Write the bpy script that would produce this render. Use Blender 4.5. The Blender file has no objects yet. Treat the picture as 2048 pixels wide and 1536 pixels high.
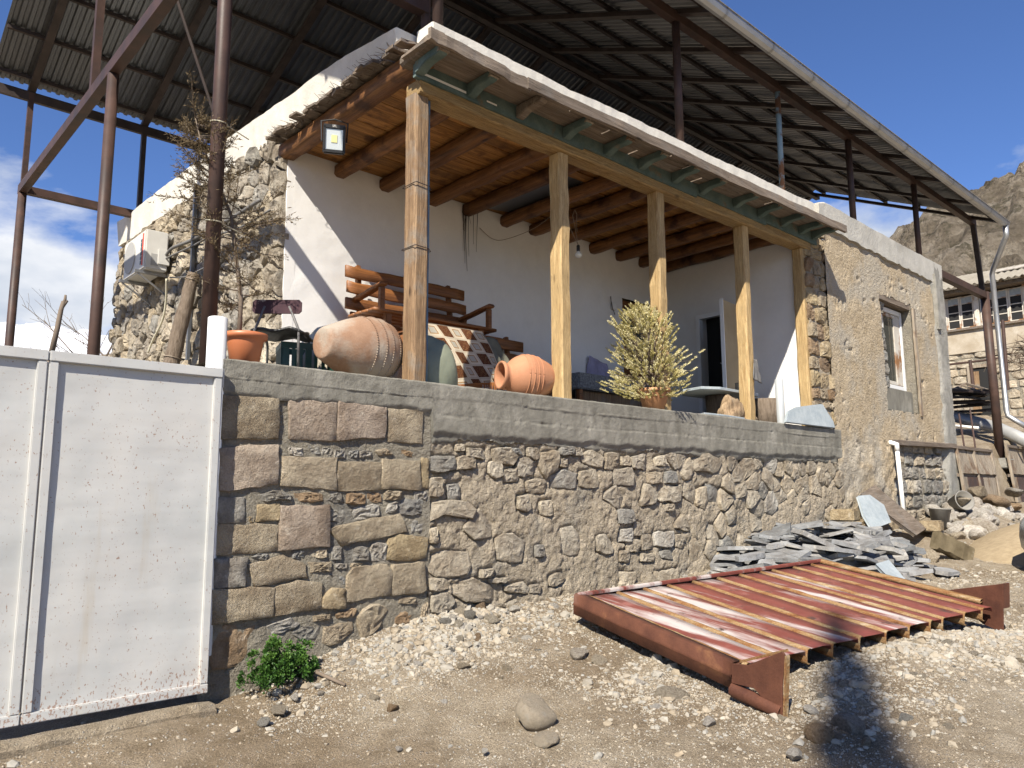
import bpy, bmesh, math, random
import numpy as np
from mathutils import Vector, Matrix

random.seed(7)
SC = bpy.context.scene
COL = SC.collection
RAD = math.radians

# ---------------------------------------------------------------- camera
F_PX, YAW, PITCH, ROLL = 1554.04, RAD(42.713), RAD(8.141), RAD(0.289)
CAM = np.array([0.0, -5.0, 1.6])
_f = np.array([math.sin(YAW)*math.cos(PITCH), math.cos(YAW)*math.cos(PITCH), math.sin(PITCH)])
_r = np.array([math.cos(YAW), -math.sin(YAW), 0.0]); _d = np.cross(_f, _r)
_c, _s = math.cos(ROLL), math.sin(ROLL)
ROT = np.array([_c*_r+_s*_d, -_s*_r+_c*_d, _f])
cam = bpy.data.cameras.new('camera'); camo = bpy.data.objects.new('camera', cam); COL.objects.link(camo)
cam.sensor_width = 36.0; cam.lens = F_PX/2048*36; cam.clip_end = 20000; cam.clip_start = .05
_m = np.eye(4); _m[:3, 0] = ROT[0]; _m[:3, 1] = -ROT[1]; _m[:3, 2] = -ROT[2]; _m[:3, 3] = CAM
camo.matrix_world = Matrix(_m.tolist()); SC.camera = camo

# ---------------------------------------------------------------- sky, sun, exposure
SUN_TRAVEL = Vector((.944, .508, -1.0)).normalized()
w = bpy.data.worlds.new('World'); SC.world = w; w.use_nodes = True
nt = w.node_tree; N = nt.nodes; L = nt.links
sky = N.new('ShaderNodeTexSky'); sky.sky_type = 'NISHITA'; sky.sun_disc = False
sky.sun_elevation = math.asin(-SUN_TRAVEL.z); sky.sun_rotation = RAD(241.7)
sky.air_density = 1.0; sky.dust_density = .35; sky.ozone_density = 3.2; sky.altitude = 900
tc = N.new('ShaderNodeTexCoord')
def wmath(op, a, b=None):
    n = N.new('ShaderNodeMath'); n.operation = op; n.use_clamp = False
    for i, v in enumerate((a, b)):
        if v is None: continue
        if hasattr(v, 'is_linked'): L.new(v, n.inputs[i])
        else: n.inputs[i].default_value = v
    return n.outputs[0]
sep = N.new('ShaderNodeSeparateXYZ'); L.new(tc.outputs['Generated'], sep.inputs[0])
mp = N.new('ShaderNodeMapping'); L.new(tc.outputs['Generated'], mp.inputs[0])
mp.inputs['Location'].default_value = (7.7, 2.1, 4.4); mp.inputs['Scale'].default_value = (1, 1, 2.1)
nz = N.new('ShaderNodeTexNoise'); nz.inputs['Scale'].default_value = 3.1; nz.inputs['Detail'].default_value = 9
nz.inputs['Roughness'].default_value = .56; nz.inputs['Distortion'].default_value = .15
L.new(mp.outputs[0], nz.inputs['Vector'])
# clouds gather in a belt above the horizon and thin out overhead
el = wmath('MULTIPLY', wmath('ABSOLUTE', wmath('SUBTRACT', sep.outputs[2], .235)), -1.7)
dens = wmath('ADD', nz.outputs['Fac'], wmath('ADD', el, .105))
rp = N.new('ShaderNodeValToRGB'); rp.color_ramp.elements[0].position = .47; rp.color_ramp.elements[1].position = .60
L.new(dens, rp.inputs[0])
nz2 = N.new('ShaderNodeTexNoise'); nz2.inputs['Scale'].default_value = 9; nz2.inputs['Detail'].default_value = 6
L.new(mp.outputs[0], nz2.inputs['Vector'])
ccol = N.new('ShaderNodeValToRGB'); ccol.color_ramp.elements[0].color = (6.5, 7.2, 8.4, 1); ccol.color_ramp.elements[1].color = (10.2, 10.4, 10.8, 1)
ccol.color_ramp.elements[0].position = .35; ccol.color_ramp.elements[1].position = .62
L.new(nz2.outputs['Fac'], ccol.inputs[0])
mx = N.new('ShaderNodeMixRGB'); tint = N.new('ShaderNodeMixRGB'); tint.blend_type = 'MULTIPLY'; tint.inputs[0].default_value = 1.0; tint.inputs[2].default_value = (1.02, 1.22, 1.65, 1); L.new(sky.outputs[0], tint.inputs[1])
L.new(rp.outputs[0], mx.inputs[0]); L.new(tint.outputs[0], mx.inputs[1]); L.new(ccol.outputs[0], mx.inputs[2])
bg = N['Background']; L.new(mx.outputs[0], bg.inputs[0]); bg.inputs[1].default_value = .05
sun = bpy.data.lights.new('sun', 'SUN'); sun.energy = 5.0; sun.angle = RAD(.53); sun.color = (1.0, .93, .81)
suno = bpy.data.objects.new('sun', sun); COL.objects.link(suno)
suno.rotation_euler = SUN_TRAVEL.to_track_quat('-Z', 'Y').to_euler(); suno.location = (-8, -9, 14)
SC.view_settings.view_transform = 'Standard'; SC.view_settings.look = 'None'
SC.view_settings.exposure = .93; SC.view_settings.gamma = 1.0
SC.cycles.adaptive_threshold = .02; SC.cycles.max_bounces = 5; SC.cycles.diffuse_bounces = 3; SC.cycles.glossy_bounces = 2; SC.cycles.transmission_bounces = 4
SC.cycles.use_denoising = True; SC.cycles.caustics_reflective = False; SC.cycles.caustics_refractive = False

# ---------------------------------------------------------------- geometry helpers
def ray(px, py):
    return ROT.T @ np.array([(px-1024)/F_PX, (py-768)/F_PX, 1.0])
def PY(px, py, y):
    """the point of the vertical plane Y = y seen at (px, py) of the photograph"""
    d = ray(px, py); p = CAM+d*((y-CAM[1])/d[1]); return (float(p[0]), float(p[1]), float(p[2]))
def PX(px, py, x):
    d = ray(px, py); p = CAM+d*((x-CAM[0])/d[0]); return (float(p[0]), float(p[1]), float(p[2]))
def PZ(px, py, z):
    d = ray(px, py); p = CAM+d*((z-CAM[2])/d[2]); return (float(p[0]), float(p[1]), float(p[2]))

def _hash(ix, iy, s):
    n = (ix*374761393+iy*668265263+s*144269504) & 0xffffffff
    n = ((n ^ (n >> 13))*1274126177) & 0xffffffff
    return ((n ^ (n >> 16)) & 0xffff)/65535.0
def vn(x, y, s=0):
    x = np.asarray(x, float); y = np.asarray(y, float)
    ix = np.floor(x).astype(np.int64); iy = np.floor(y).astype(np.int64)
    fx = x-ix; fy = y-iy; fx = fx*fx*(3-2*fx); fy = fy*fy*(3-2*fy)
    a = _hash(ix, iy, s); b = _hash(ix+1, iy, s); c = _hash(ix, iy+1, s); d = _hash(ix+1, iy+1, s)
    return (a*(1-fx)+b*fx)*(1-fy)+(c*(1-fx)+d*fx)*fy
def fbm(x, y, o=4, s=0, g=.5):
    t = 0; a = 1.0; n = 0
    for i in range(o):
        t = t+a*(vn(x*2**i, y*2**i, s+i*17)-.5); n += a; a *= g
    return t/n*2
def ridged(x, y, o=4, s=0, g=.5):
    t = 0; a = 1.0; n = 0
    for i in range(o):
        t = t+a*(1-np.abs(2*vn(x*2**i, y*2**i, s+i*13)-1)); n += a; a *= g
    return t/n
def sst(a, b, x):
    t = np.clip((x-a)/(b-a), 0, 1); return t*t*(3-2*t)

ORG = {}
def org(o):
    return ORG.get(o.name, (0.0, 0.0, 0.0)) if o else (0.0, 0.0, 0.0)
def tag(o, label=None, cat=None, group=None, kind=None):
    if label: o['label'] = label
    if cat: o['category'] = cat
    if group: o['group'] = group
    if kind: o['kind'] = kind
    return o
def thing(name, loc, label, cat, group=None):
    o = bpy.data.objects.new(name, None); COL.objects.link(o); o.location = loc
    o.empty_display_size = .1; ORG[o.name] = tuple(loc)
    return tag(o, label, cat, group)
def link(name, verts, faces, mat, parent=None, smooth=False, base=None):
    V = np.asarray(verts, float).reshape(-1, 3)
    if parent is not None: b = np.array(org(parent))
    elif base is not None: b = np.array(base, float)
    else:
        b = (V.min(0)+V.max(0))/2; b[2] = V[:, 2].min()
    me = bpy.data.meshes.new(name); me.from_pydata((V-b).tolist(), [], faces)
    for m in (mat if isinstance(mat, (list, tuple)) else [mat]): me.materials.append(m)
    if smooth: me.polygons.foreach_set('use_smooth', [True]*len(me.polygons))
    o = bpy.data.objects.new(name, me); COL.objects.link(o)
    if parent is not None: o.parent = parent; ORG[o.name] = tuple(b)
    else: o.location = b; ORG[o.name] = tuple(b)
    return o
def struct(name, verts, faces, mat, smooth=False):
    return tag(link(name, verts, faces, mat, None, smooth), kind='structure')

def frame_from(d, up=(0, 0, 1)):
    d = Vector(d).normalized(); u = Vector(up)
    if abs(d.dot(u)) > .98: u = Vector((1, 0, 0)) if abs(d.x) < .9 else Vector((0, 1, 0))
    a = u.cross(d).normalized(); b = d.cross(a)
    return a, b, d

class MB:
    def __init__(s): s.v = []; s.f = []
    def add(s, vs, fs):
        k = len(s.v); s.v += [tuple(map(float, p)) for p in vs]; s.f += [tuple(i+k for i in f) for f in fs]; return s
    def box(s, c, size, rot=None):
        hx, hy, hz = [q/2 for q in size]; vs = []
        for x in (-hx, hx):
            for y in (-hy, hy):
                for z in (-hz, hz):
                    p = Vector((x, y, z)); p = rot @ p if rot is not None else p; vs.append(p+Vector(c))
        return s.add(vs, [(0, 1, 3, 2), (4, 6, 7, 5), (0, 4, 5, 1), (2, 3, 7, 6), (0, 2, 6, 4), (1, 5, 7, 3)])
    def mm(s, x0, x1, y0, y1, z0, z1):
        return s.box(((x0+x1)/2, (y0+y1)/2, (z0+z1)/2), (abs(x1-x0), abs(y1-y0), abs(z1-z0)))
    def bar(s, p0, p1, wd, ht, up=(0, 0, 1)):
        p0 = Vector(p0); p1 = Vector(p1); a, b, d = frame_from(p1-p0, up)
        R = Matrix((a, b, d)).transposed(); return s.box((p0+p1)/2, (wd, ht, (p1-p0).length), R)
    def tube(s, path, rad, n=8, caps=True):
        P = [Vector(p) for p in path]; m = len(P)
        if not hasattr(rad, '__len__'): rad = [rad]*m
        vs = []; pa = None
        for i in range(m):
            d = (P[min(i+1, m-1)]-P[max(i-1, 0)])
            if d.length < 1e-9: d = Vector((0, 0, 1))
            if pa is None: a, b, d = frame_from(d)
            else:
                d.normalize(); a = (pa-d*pa.dot(d)).normalized(); b = d.cross(a)
            pa = a
            for k in range(n):
                t = 2*math.pi*k/n; vs.append(P[i]+(a*math.cos(t)+b*math.sin(t))*rad[i])
        fs = []
        for i in range(m-1):
            for k in range(n):
                k2 = (k+1) % n; fs.append((i*n+k, i*n+k2, (i+1)*n+k2, (i+1)*n+k))
        if caps: fs.append(tuple(range(n-1, -1, -1))); fs.append(tuple((m-1)*n+k for k in range(n)))
        return s.add(vs, fs)
    def lathe(s, prof, p0, axis=(0, 0, 1), n=24, squash=None):
        a, b, d = frame_from(axis); p0 = Vector(p0); vs = []
        for r, h in prof:
            for k in range(n):
                t = 2*math.pi*k/n; vs.append(p0+d*h+(a*math.cos(t)+b*math.sin(t))*r)
        fs = []
        for i in range(len(prof)-1):
            for k in range(n):
                k2 = (k+1) % n; fs.append((i*n+k, i*n+k2, (i+1)*n+k2, (i+1)*n+k))
        return s.add(vs, fs)
    def prism(s, poly, o, U, V, Nn, t):
        """a plate: outline poly (u, v) in the frame o, U, V with thickness t along Nn"""
        o = Vector(o); U = Vector(U); V = Vector(V); Nn = Vector(Nn); n = len(poly)
        vs = [o+U*u+V*v for u, v in poly]+[o+U*u+V*v+Nn*t for u, v in poly]
        fs = [tuple(range(n-1, -1, -1)), tuple(range(n, 2*n))]
        for k in range(n): k2 = (k+1) % n; fs.append((k, k2, n+k2, n+k))
        return s.add(vs, fs)
    def timber(s, p0, p1, wd, ht, seg=8, jit=.006, ch=.18, seed=0, up=(0, 0, 1), taper=1.0):
        """a hand-hewn beam: chamfered section, every ring a little off"""
        rg = random.Random(seed); p0 = Vector(p0); p1 = Vector(p1); a, b, d = frame_from(p1-p0, up); vs = []
        c = min(wd, ht)*ch; hw, hh = wd/2, ht/2
        sec = [(-hw+c, -hh), (hw-c, -hh), (hw, -hh+c), (hw, hh-c), (hw-c, hh), (-hw+c, hh), (-hw, hh-c), (-hw, -hh+c)]
        for i in range(seg+1):
            t = i/seg; p = p0.lerp(p1, t); k = 1+(taper-1)*t
            off = a*rg.uniform(-jit, jit)+b*rg.uniform(-jit, jit)
            for (x, y) in sec: vs.append(p+off+a*(x*k+rg.uniform(-jit, jit)*.5)+b*(y*k+rg.uniform(-jit, jit)*.5))
        fs = []
        for i in range(seg):
            for q in range(8): q2 = (q+1) % 8; fs.append((i*8+q, i*8+q2, i*8+8+q2, i*8+8+q))
        fs.append(tuple(range(7, -1, -1))); fs.append(tuple(seg*8+q for q in range(8)))
        return s.add(vs, fs)
    def build(s, name, mat, parent=None, smooth=False, bevel=0, base=None, bseg=2):
        o = link(name, s.v, s.f, mat, parent, smooth, base)
        bm = bmesh.new(); bm.from_mesh(o.data)
        if bevel:
            es = [e for e in bm.edges if len(e.link_faces) == 2 and e.calc_face_angle(0) > .6]
            bmesh.ops.bevel(bm, geom=es, offset=bevel, segments=bseg, affect='EDGES', clamp_overlap=True)
        bmesh.ops.recalc_face_normals(bm, faces=bm.faces); bm.to_mesh(o.data); bm.free()
        if smooth: o.data.polygons.foreach_set('use_smooth', [True]*len(o.data.polygons))
        return o

def grid_faces(nu, nv, hole=None):
    fs = []
    for j in range(nv-1):
        for i in range(nu-1):
            if hole is not None and hole[j, i]: continue
            a = j*nu+i; fs.append((a, a+1, a+nu+1, a+nu))
    return fs
def np_mesh(name, V, Fq, mat, parent=None, smooth=True, base=(0, 0, 0), attr=None):
    """a big mesh straight from arrays (Fq: n x k polygons); attr: one value per vertex"""
    V = np.asarray(V, float); b = np.array(org(parent) if parent is not None else base, float)
    me = bpy.data.meshes.new(name); k = Fq.shape[1]; nf = len(Fq)
    me.vertices.add(len(V)); me.vertices.foreach_set('co', (V-b).astype(np.float32).ravel())
    me.loops.add(nf*k); me.loops.foreach_set('vertex_index', Fq.astype(np.int32).ravel())
    me.polygons.add(nf); me.polygons.foreach_set('loop_start', np.arange(0, nf*k, k, dtype=np.int32))
    me.polygons.foreach_set('loop_total', np.full(nf, k, dtype=np.int32))
    me.update(calc_edges=True); me.polygons.foreach_set('use_smooth', np.full(nf, smooth))
    if attr is not None:
        at = me.attributes.new('tone', 'FLOAT', 'POINT'); at.data.foreach_set('value', np.asarray(attr, np.float32))
    me.materials.append(mat); o = bpy.data.objects.new(name, me); COL.objects.link(o)
    if parent is not None: o.parent = parent
    else: o.location = b
    ORG[o.name] = tuple(b); return o

# ---------------------------------------------------------------- materials
class NT:
    def __init__(s, name):
        s.m = bpy.data.materials.new(name); s.m.use_nodes = True; s.t = s.m.node_tree; s.b = s.t.nodes['Principled BSDF']
        s.tc = s.t.nodes.new('ShaderNodeTexCoord')
    def n(s, kind, **kw):
        x = s.t.nodes.new('ShaderNode'+kind)
        for k, v in kw.items(): setattr(x, k, v)
        return x
    def l(s, a, b): s.t.links.new(a, b)
    def coords(s, scale=(1, 1, 1), rot=(0, 0, 0), out='Object', rnd=False):
        mp = s.n('Mapping'); mp.inputs['Scale'].default_value = scale; mp.inputs['Rotation'].default_value = rot
        src = s.tc.outputs[out]
        if rnd:
            oi = s.n('ObjectInfo'); vm = s.n('VectorMath', operation='MULTIPLY_ADD'); cb = s.n('CombineXYZ')
            for i in range(3): s.l(oi.outputs['Random'], cb.inputs[i])
            s.l(cb.outputs[0], vm.inputs[0]); vm.inputs[1].default_value = (37, 61, 83); s.l(src, vm.inputs[2]); src = vm.outputs[0]
        s.l(src, mp.inputs[0]); return mp.outputs[0]
    def noise(s, vec, scale, detail=6, rough=.55, dist=0):
        x = s.n('TexNoise'); s.l(vec, x.inputs['Vector']); x.inputs['Scale'].default_value = scale
        x.inputs['Detail'].default_value = detail; x.inputs['Roughness'].default_value = rough; x.inputs['Distortion'].default_value = dist
        return x.outputs['Fac']
    def ramp(s, fac, stops):
        x = s.n('ValToRGB'); r = x.color_ramp
        while len(r.elements) < len(stops): r.elements.new(.5)
        for e, (p, c) in zip(r.elements, stops):
            e.position = p; e.color = (c[0], c[1], c[2], 1) if hasattr(c, '__len__') else (c, c, c, 1)
        s.l(fac, x.inputs[0]); return x.outputs[0]
    def mix(s, fac, a, b, mode='MIX'):
        x = s.n('MixRGB', blend_type=mode)
        for i, v in enumerate((fac, a, b)):
            if hasattr(v, 'is_linked'): s.l(v, x.inputs[i])
            elif hasattr(v, '__len__'): x.inputs[i].default_value = (v[0], v[1], v[2], 1)
            else: x.inputs[i].default_value = v
        return x.outputs[0]
    def math(s, op, a, b=0.0, clamp=False):
        x = s.n('Math', operation=op, use_clamp=clamp)
        for i, v in enumerate((a, b)):
            if hasattr(v, 'is_linked'): s.l(v, x.inputs[i])
            else: x.inputs[i].default_value = v
        return x.outputs[0]
    def rnd(s): return s.n('ObjectInfo').outputs['Random']
    def vary(s, col, amount=.25):
        """every object a little lighter or darker than the next"""
        mr = s.n('MapRange'); s.l(s.rnd(), mr.inputs[0]); mr.inputs[3].default_value = 1-amount; mr.inputs[4].default_value = 1+amount
        h = s.n('HueSaturation'); s.l(col, h.inputs['Color']); s.l(mr.outputs[0], h.inputs['Value']); return h.outputs[0]
    def bump(s, h, strength=.4, dist=.02, prev=None):
        x = s.n('Bump'); s.l(h, x.inputs['Height']); x.inputs['Strength'].default_value = strength; x.inputs['Distance'].default_value = dist
        if prev is not None: s.l(prev, x.inputs['Normal'])
        return x.outputs[0]
    def done(s, col, rough=.85, metal=0.0, normal=None, spec=None):
        for v, k in ((col, 'Base Color'), (rough, 'Roughness'), (metal, 'Metallic')):
            if hasattr(v, 'is_linked'): s.l(v, s.b.inputs[k])
            elif hasattr(v, '__len__'): s.b.inputs[k].default_value = (v[0], v[1], v[2], 1)
            else: s.b.inputs[k].default_value = v
        if normal is not None: s.l(normal, s.b.inputs['Normal'])
        if spec is not None: s.b.inputs['Specular IOR Level'].default_value = spec
        return s.m

def m_rough(name, c1, c2, sc=6, c3=None, sc3=2.5, t3=(.55, .68), bs=40, bstr=.5, bd=.012, rough=.92, vary=0, rnd=False, scale=(1, 1, 1), fine=.25):
    """two-tone mottled matt surface, optional third tone in patches, fine relief"""
    s = NT(name); v = s.coords(scale, rnd=rnd)
    col = s.ramp(s.noise(v, sc, 6, .6), [(.32, c1), (.66, c2)])
    if c3 is not None: col = s.mix(s.ramp(s.noise(v, sc3, 5, .6), [(t3[0], 0.), (t3[1], 1.)]), col, c3)
    sp = s.noise(v, bs*2.2, 3, .7); col = s.mix(fine, col, s.ramp(sp, [(.3, .25), (.7, 1.)]), 'MULTIPLY') if fine else col
    if vary: col = s.vary(col, vary)
    b = s.bump(s.noise(v, bs, 5, .68), bstr, bd)
    return s.done(col, rough, 0, b, .25)
def m_wood(name, c1, c2, axis, c3=None, rough=.75, vary=.15, dens=1.0, bstr=.4, knots=True):
    s = NT(name); k = 9.0*dens; sc = [k, k, k]; sc['XYZ'.index(axis)] = .55*dens
    v = s.coords(tuple(sc), rnd=True)
    g = s.noise(v, 2.2, 5, .62, .6); col = s.ramp(g, [(.3, c1), (.5, tuple((a+b)/2 for a, b in zip(c1, c2))), (.68, c2)])
    v2 = s.coords((2, 2, 2), rnd=True)
    if c3 is not None: col = s.mix(s.ramp(s.noise(v2, 1.6, 5, .6), [(.52, 0.), (.66, 1.)]), col, c3)
    gr = s.noise(v, 7, 4, .7); col = s.mix(.45, col, s.ramp(gr, [(.35, .35), (.6, 1.)]), 'MULTIPLY')
    cr = s.noise(s.coords(tuple(q*1.6 if i != 'XYZ'.index(axis) else q*.5 for i, q in enumerate(sc)), rnd=True), 2.6, 3, .5); col = s.mix(s.ramp(cr, [(.485, 0.), (.5, .75), (.515, 0.)]), col, tuple(a*.3 for a in c1))
    if knots:
        vo = s.n('TexVoronoi'); kk = [3.2]*3; kk['XYZ'.index(axis)] = 1.1; s.l(s.coords(tuple(kk), rnd=True), vo.inputs['Vector']); vo.inputs['Scale'].default_value = 1.3
        col = s.mix(s.ramp(vo.outputs['Distance'], [(.04, 1.), (.1, 0.)]), col, tuple(a*.35 for a in c1))
    col = s.vary(col, vary)
    b = s.bump(s.noise(v, 5, 5, .7), bstr, .008)
    return s.done(col, rough, 0, b, .3)
def m_plain(name, c, rough=.6, metal=0.0, var=.0, bs=0, bstr=.2, spec=None, rnd=0):
    s = NT(name); v = s.coords(); col = c
    if var: col = s.ramp(s.noise(v, 5, 6, .6), [(.3, tuple(a*(1-var) for a in c)), (.7, tuple(min(1, a*(1+var)) for a in c))])
    if rnd: col = s.vary(col if hasattr(col, 'is_linked') else s.mix(0.0, c, c), rnd)
    b = s.bump(s.noise(v, bs, 5, .6), bstr, .01) if bs else None
    return s.done(col, rough, metal, b, spec)

def stone_mat(name, stops, vary=.2, bs=22, bstr=.9, streak=0):
    s = NT(name); v = s.coords(rnd=True)
    n1 = s.noise(v, 5.5, 6, .62); base = s.ramp(s.rnd(), stops)
    dark = s.mix(1.0, base, (.62, .58, .55), 'MULTIPLY'); col = s.mix(s.ramp(n1, [(.36, 1.), (.6, 0.)]), base, dark)
    lt = s.ramp(s.noise(v, 14, 4, .7), [(.58, 0.), (.75, 1.)]); col = s.mix(lt, col, s.mix(.5, base, (.62, .56, .46)))
    sp = s.noise(v, 90, 3, .7); col = s.mix(.35, col, s.ramp(sp, [(.34, .3), (.62, 1.)]), 'MULTIPLY')
    col = s.vary(col, vary)
    h = s.noise(v, bs, 6, .72)
    if streak:
        wv = s.n('TexWave'); s.l(s.coords((1, 1, 1), (0, RAD(38), 0), rnd=True), wv.inputs['Vector']); wv.inputs['Scale'].default_value = 22; wv.inputs['Distortion'].default_value = 3.5
        wv.inputs['Detail'].default_value = 3; h = s.math('ADD', h, s.math('MULTIPLY', wv.outputs['Fac'], streak))
    return s.done(col, .93, 0, s.bump(h, bstr, .042), .2)

MT = {}
MT['tan'] = stone_mat('tan_stone', [(0, (.37, .305, .215)), (.35, (.44, .37, .265)), (.7, (.34, .28, .20)), (1, (.45, .385, .285))], .12, streak=.10)
MT['grey'] = stone_mat('grey_stone', [(0, (.29, .275, .24)), (.4, (.37, .345, .30)), (.7, (.26, .255, .235)), (1, (.42, .39, .335))], .15)
MT['pink'] = stone_mat('pink_stone', [(0, (.34, .275, .215)), (.5, (.41, .335, .26)), (1, (.30, .245, .20))], .12)
MT['brown'] = stone_mat('brown_stone', [(0, (.29, .20, .125)), (.5, (.36, .255, .155)), (1, (.245, .18, .12))], .15)
MT['rubble'] = stone_mat('rubble_stone', [(0, (.44, .375, .28)), (.3, (.39, .345, .275)), (.55, (.48, .41, .305)), (.8, (.41, .365, .29)), (1, (.50, .435, .33))], .08)
MT['side'] = stone_mat('side_wall_stone', [(0, (.42, .36, .27)), (.3, (.33, .30, .25)), (.6, (.47, .40, .29)), (.8, (.28, .26, .23)), (1, (.50, .44, .34))], .16)
MT['pale'] = stone_mat('pale_rubble', [(0, (.58, .54, .47)), (.5, (.66, .62, .56)), (.8, (.45, .40, .33)), (1, (.70, .67, .60))], .12)
MT['slate'] = stone_mat('slate', [(0, (.22, .23, .235)), (.3, (.29, .297, .30)), (.6, (.35, .35, .345)), (.85, (.18, .187, .195)), (1, (.38, .37, .345))], .16, 18, .3)
MT['yellow'] = stone_mat('yellow_stone', [(0, (.46, .365, .22)), (.5, (.43, .345, .215)), (1, (.36, .29, .195))], .12)
MT['bluegrey'] = m_rough('bluish_stone', (.30, .345, .37), (.40, .44, .455), 8, bs=25, bstr=.25)
MT['mortar'] = m_rough('grey_lime_mortar', (.27, .24, .19), (.40, .36, .285), 14, (.25, .235, .205), 1.8, bs=36, bstr=1.0, bd=.065, fine=.4)
MT['mudmortar'] = m_rough('tan_mud_mortar', (.42, .35, .255), (.54, .46, .35), 13, (.36, .33, .275), 1.5, bs=30, bstr=1.0, bd=.075, fine=.4)
MT['mud'] = m_rough('mud_plaster', (.41, .325, .215), (.55, .45, .315), 5, (.47, .415, .33), 1.3, (.48, .62), bs=24, bstr=1.0, bd=.05, fine=.35)
MT['concrete'] = m_rough('board_marked_concrete', (.165, .155, .128), (.265, .25, .21), 5, (.33, .312, .265), 2.4, (.56, .72), bs=60, bstr=.7, bd=.010, scale=(1.6, 1, .8))
MT['greyconcrete'] = m_rough('grey_concrete', (.24, .232, .205), (.36, .345, .31), 6, (.42, .40, .355), 2, bs=40, bstr=.9, bd=.03)
MT['greyparapet'] = m_rough('weathered_parapet', (.40, .385, .345), (.53, .51, .46), 3.5, (.33, .31, .27), 1.6, (.56, .75), bs=30, bstr=.6, bd=.02, fine=.2)
MT['parapet'] = m_rough('whitewashed_concrete', (.56, .535, .48), (.70, .67, .60), 3.5, (.46, .43, .375), 1.6, (.6, .78), bs=30, bstr=.45, bd=.012, fine=.12)
MT['whitewall'] = m_rough('whitewashed_plaster', (.67, .655, .635), (.74, .725, .70), 1.6, (.58, .55, .50), .9, (.62, .8), bs=9, bstr=.16, bd=.02, rough=.9, fine=.04)
MT['ceilwood'] = m_wood('ceiling_pine', (.19, .08, .02), (.47, .235, .07), 'X', (.12, .05, .016), .6, .25)
MT['joist'] = m_wood('stained_joist', (.095, .04, .014), (.26, .12, .043), 'Y', (.055, .022, .01), .55, .2)
MT['column'] = m_wood('peeled_pine', (.30, .185, .075), (.58, .425, .215), 'Z', (.40, .28, .135), .7, .08, 2.3, .8)
MT['oldcolumn'] = m_wood('weathered_post', (.13, .075, .04), (.34, .225, .125), 'Z', (.23, .195, .155), .8, .05, 2.3, .9)
MT['beam'] = m_wood('pine_beam', (.23, .135, .05), (.47, .33, .15), 'X', (.32, .22, .105), .7, .08, 2.2, .7)
MT['fascia'] = m_wood('weathered_grey_board', (.125, .095, .07), (.26, .21, .165), 'X', (.19, .165, .14), .85, .15, bstr=.8)
MT['bluepaint'] = m_rough('faded_blue_green_paint', (.075, .115, .108), (.13, .175, .16), 6, (.17, .125, .08), 3.5, (.6, .7), bs=30, bstr=.3)
MT['blueold'] = m_rough('faded_blue_paint', (.09, .16, .24), (.15, .225, .29), 6, (.17, .12, .075), 5, (.6, .68), bs=30, bstr=.3)
MT['rust'] = m_rough('rusty_brown_steel', (.052, .033, .027), (.088, .052, .041), 5, (.045, .033, .03), 3, (.5, .7), bs=80, bstr=.12, rough=.5, fine=.2)
MT['darksteel'] = m_rough('dark_painted_steel', (.03, .024, .022), (.06, .045, .04), 5, None, bs=60, bstr=.1, rough=.5, fine=0)
MT['blueflake'] = m_rough('flaking_blue_pipe', (.19, .29, .37), (.27, .37, .43), 8, (.19, .10, .06), 5, (.5, .56), bs=40, bstr=.3)
MT['pipe_white'] = m_rough('white_painted_pipe', (.62, .62, .61), (.72, .72, .71), 4, (.30, .22, .17), 26, (.70, .74), bs=40, bstr=.1, rough=.5, fine=0)
MT['plastic_white'] = m_plain('white_plastic', (.76, .75, .72), .4, 0, .05)
MT['terracotta'] = m_rough('terracotta', (.36, .165, .09), (.46, .225, .125), 4, (.46, .29, .20), 3, (.52, .68), bs=60, bstr=.2, rough=.8, fine=.1)
MT['oldjar'] = m_rough('weathered_jar_clay', (.25, .14, .085), (.34, .22, .145), 4, (.36, .305, .245), 3.2, (.42, .6), bs=45, bstr=.35, rough=.85, fine=.2)
MT['potplastic'] = m_plain('orange_plastic_pot', (.46, .155, .065), .45, 0, .06)
MT['potbrown'] = m_plain('brown_clay_pot', (.40, .20, .095), .6, 0, .1)
MT['soil'] = m_rough('dry_soil', (.10, .07, .045), (.17, .125, .085), 20, bs=50)
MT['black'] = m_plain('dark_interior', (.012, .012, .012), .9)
MT['benchwood'] = m_wood('varnished_bench_wood', (.15, .055, .018), (.31, .13, .045), 'X', None, .45, .12)
MT['bark'] = m_rough('grey_bark', (.12, .09, .065), (.235, .185, .14), 12, bs=30, bstr=.9, bd=.02, scale=(3, 3, .6))
MT['driftwood'] = m_wood('pale_stump_wood', (.20, .13, .075), (.46, .33, .20), 'Z', (.30, .24, .17), .85, .1, 1.5, 1.0)
MT['drybranch'] = m_plain('dry_branch', (.15, .115, .085), .9, 0, .2)
MT['greywood'] = m_wood('grey_fence_board', (.21, .17, .125), (.38, .325, .255), 'Z', (.17, .11, .07), .85, .15, bstr=.7)
MT['oldwindow'] = m_rough('peeling_window_paint', (.50, .46, .39), (.62, .58, .51), 5, (.28, .14, .06), 2.8, (.5, .6), bs=30, bstr=.3)
MT['pvc'] = m_plain('white_window_frame', (.74, .74, .73), .35, 0, .04)
def m_glass(name, c=(.045, .05, .045), rough=.06):
    s = NT(name); return s.done(c, rough, 0, None, .8)
MT['glass'] = m_glass('window_glass')
MT['cloth_grey'] = m_plain('grey_cloth', (.14, .135, .13), .95, 0, .25, 60, .2)
MT['cloth_olive'] = m_plain('olive_cloth', (.135, .13, .095), .95, 0, .25, 60, .2)
MT['cloth_beige'] = m_plain('beige_canvas', (.42, .37, .29), .95, 0, .2, 60, .3)
MT['cloth_lilac'] = m_plain('lilac_cloth', (.30, .28, .40), .95, 0, .2, 40, .2)
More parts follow.
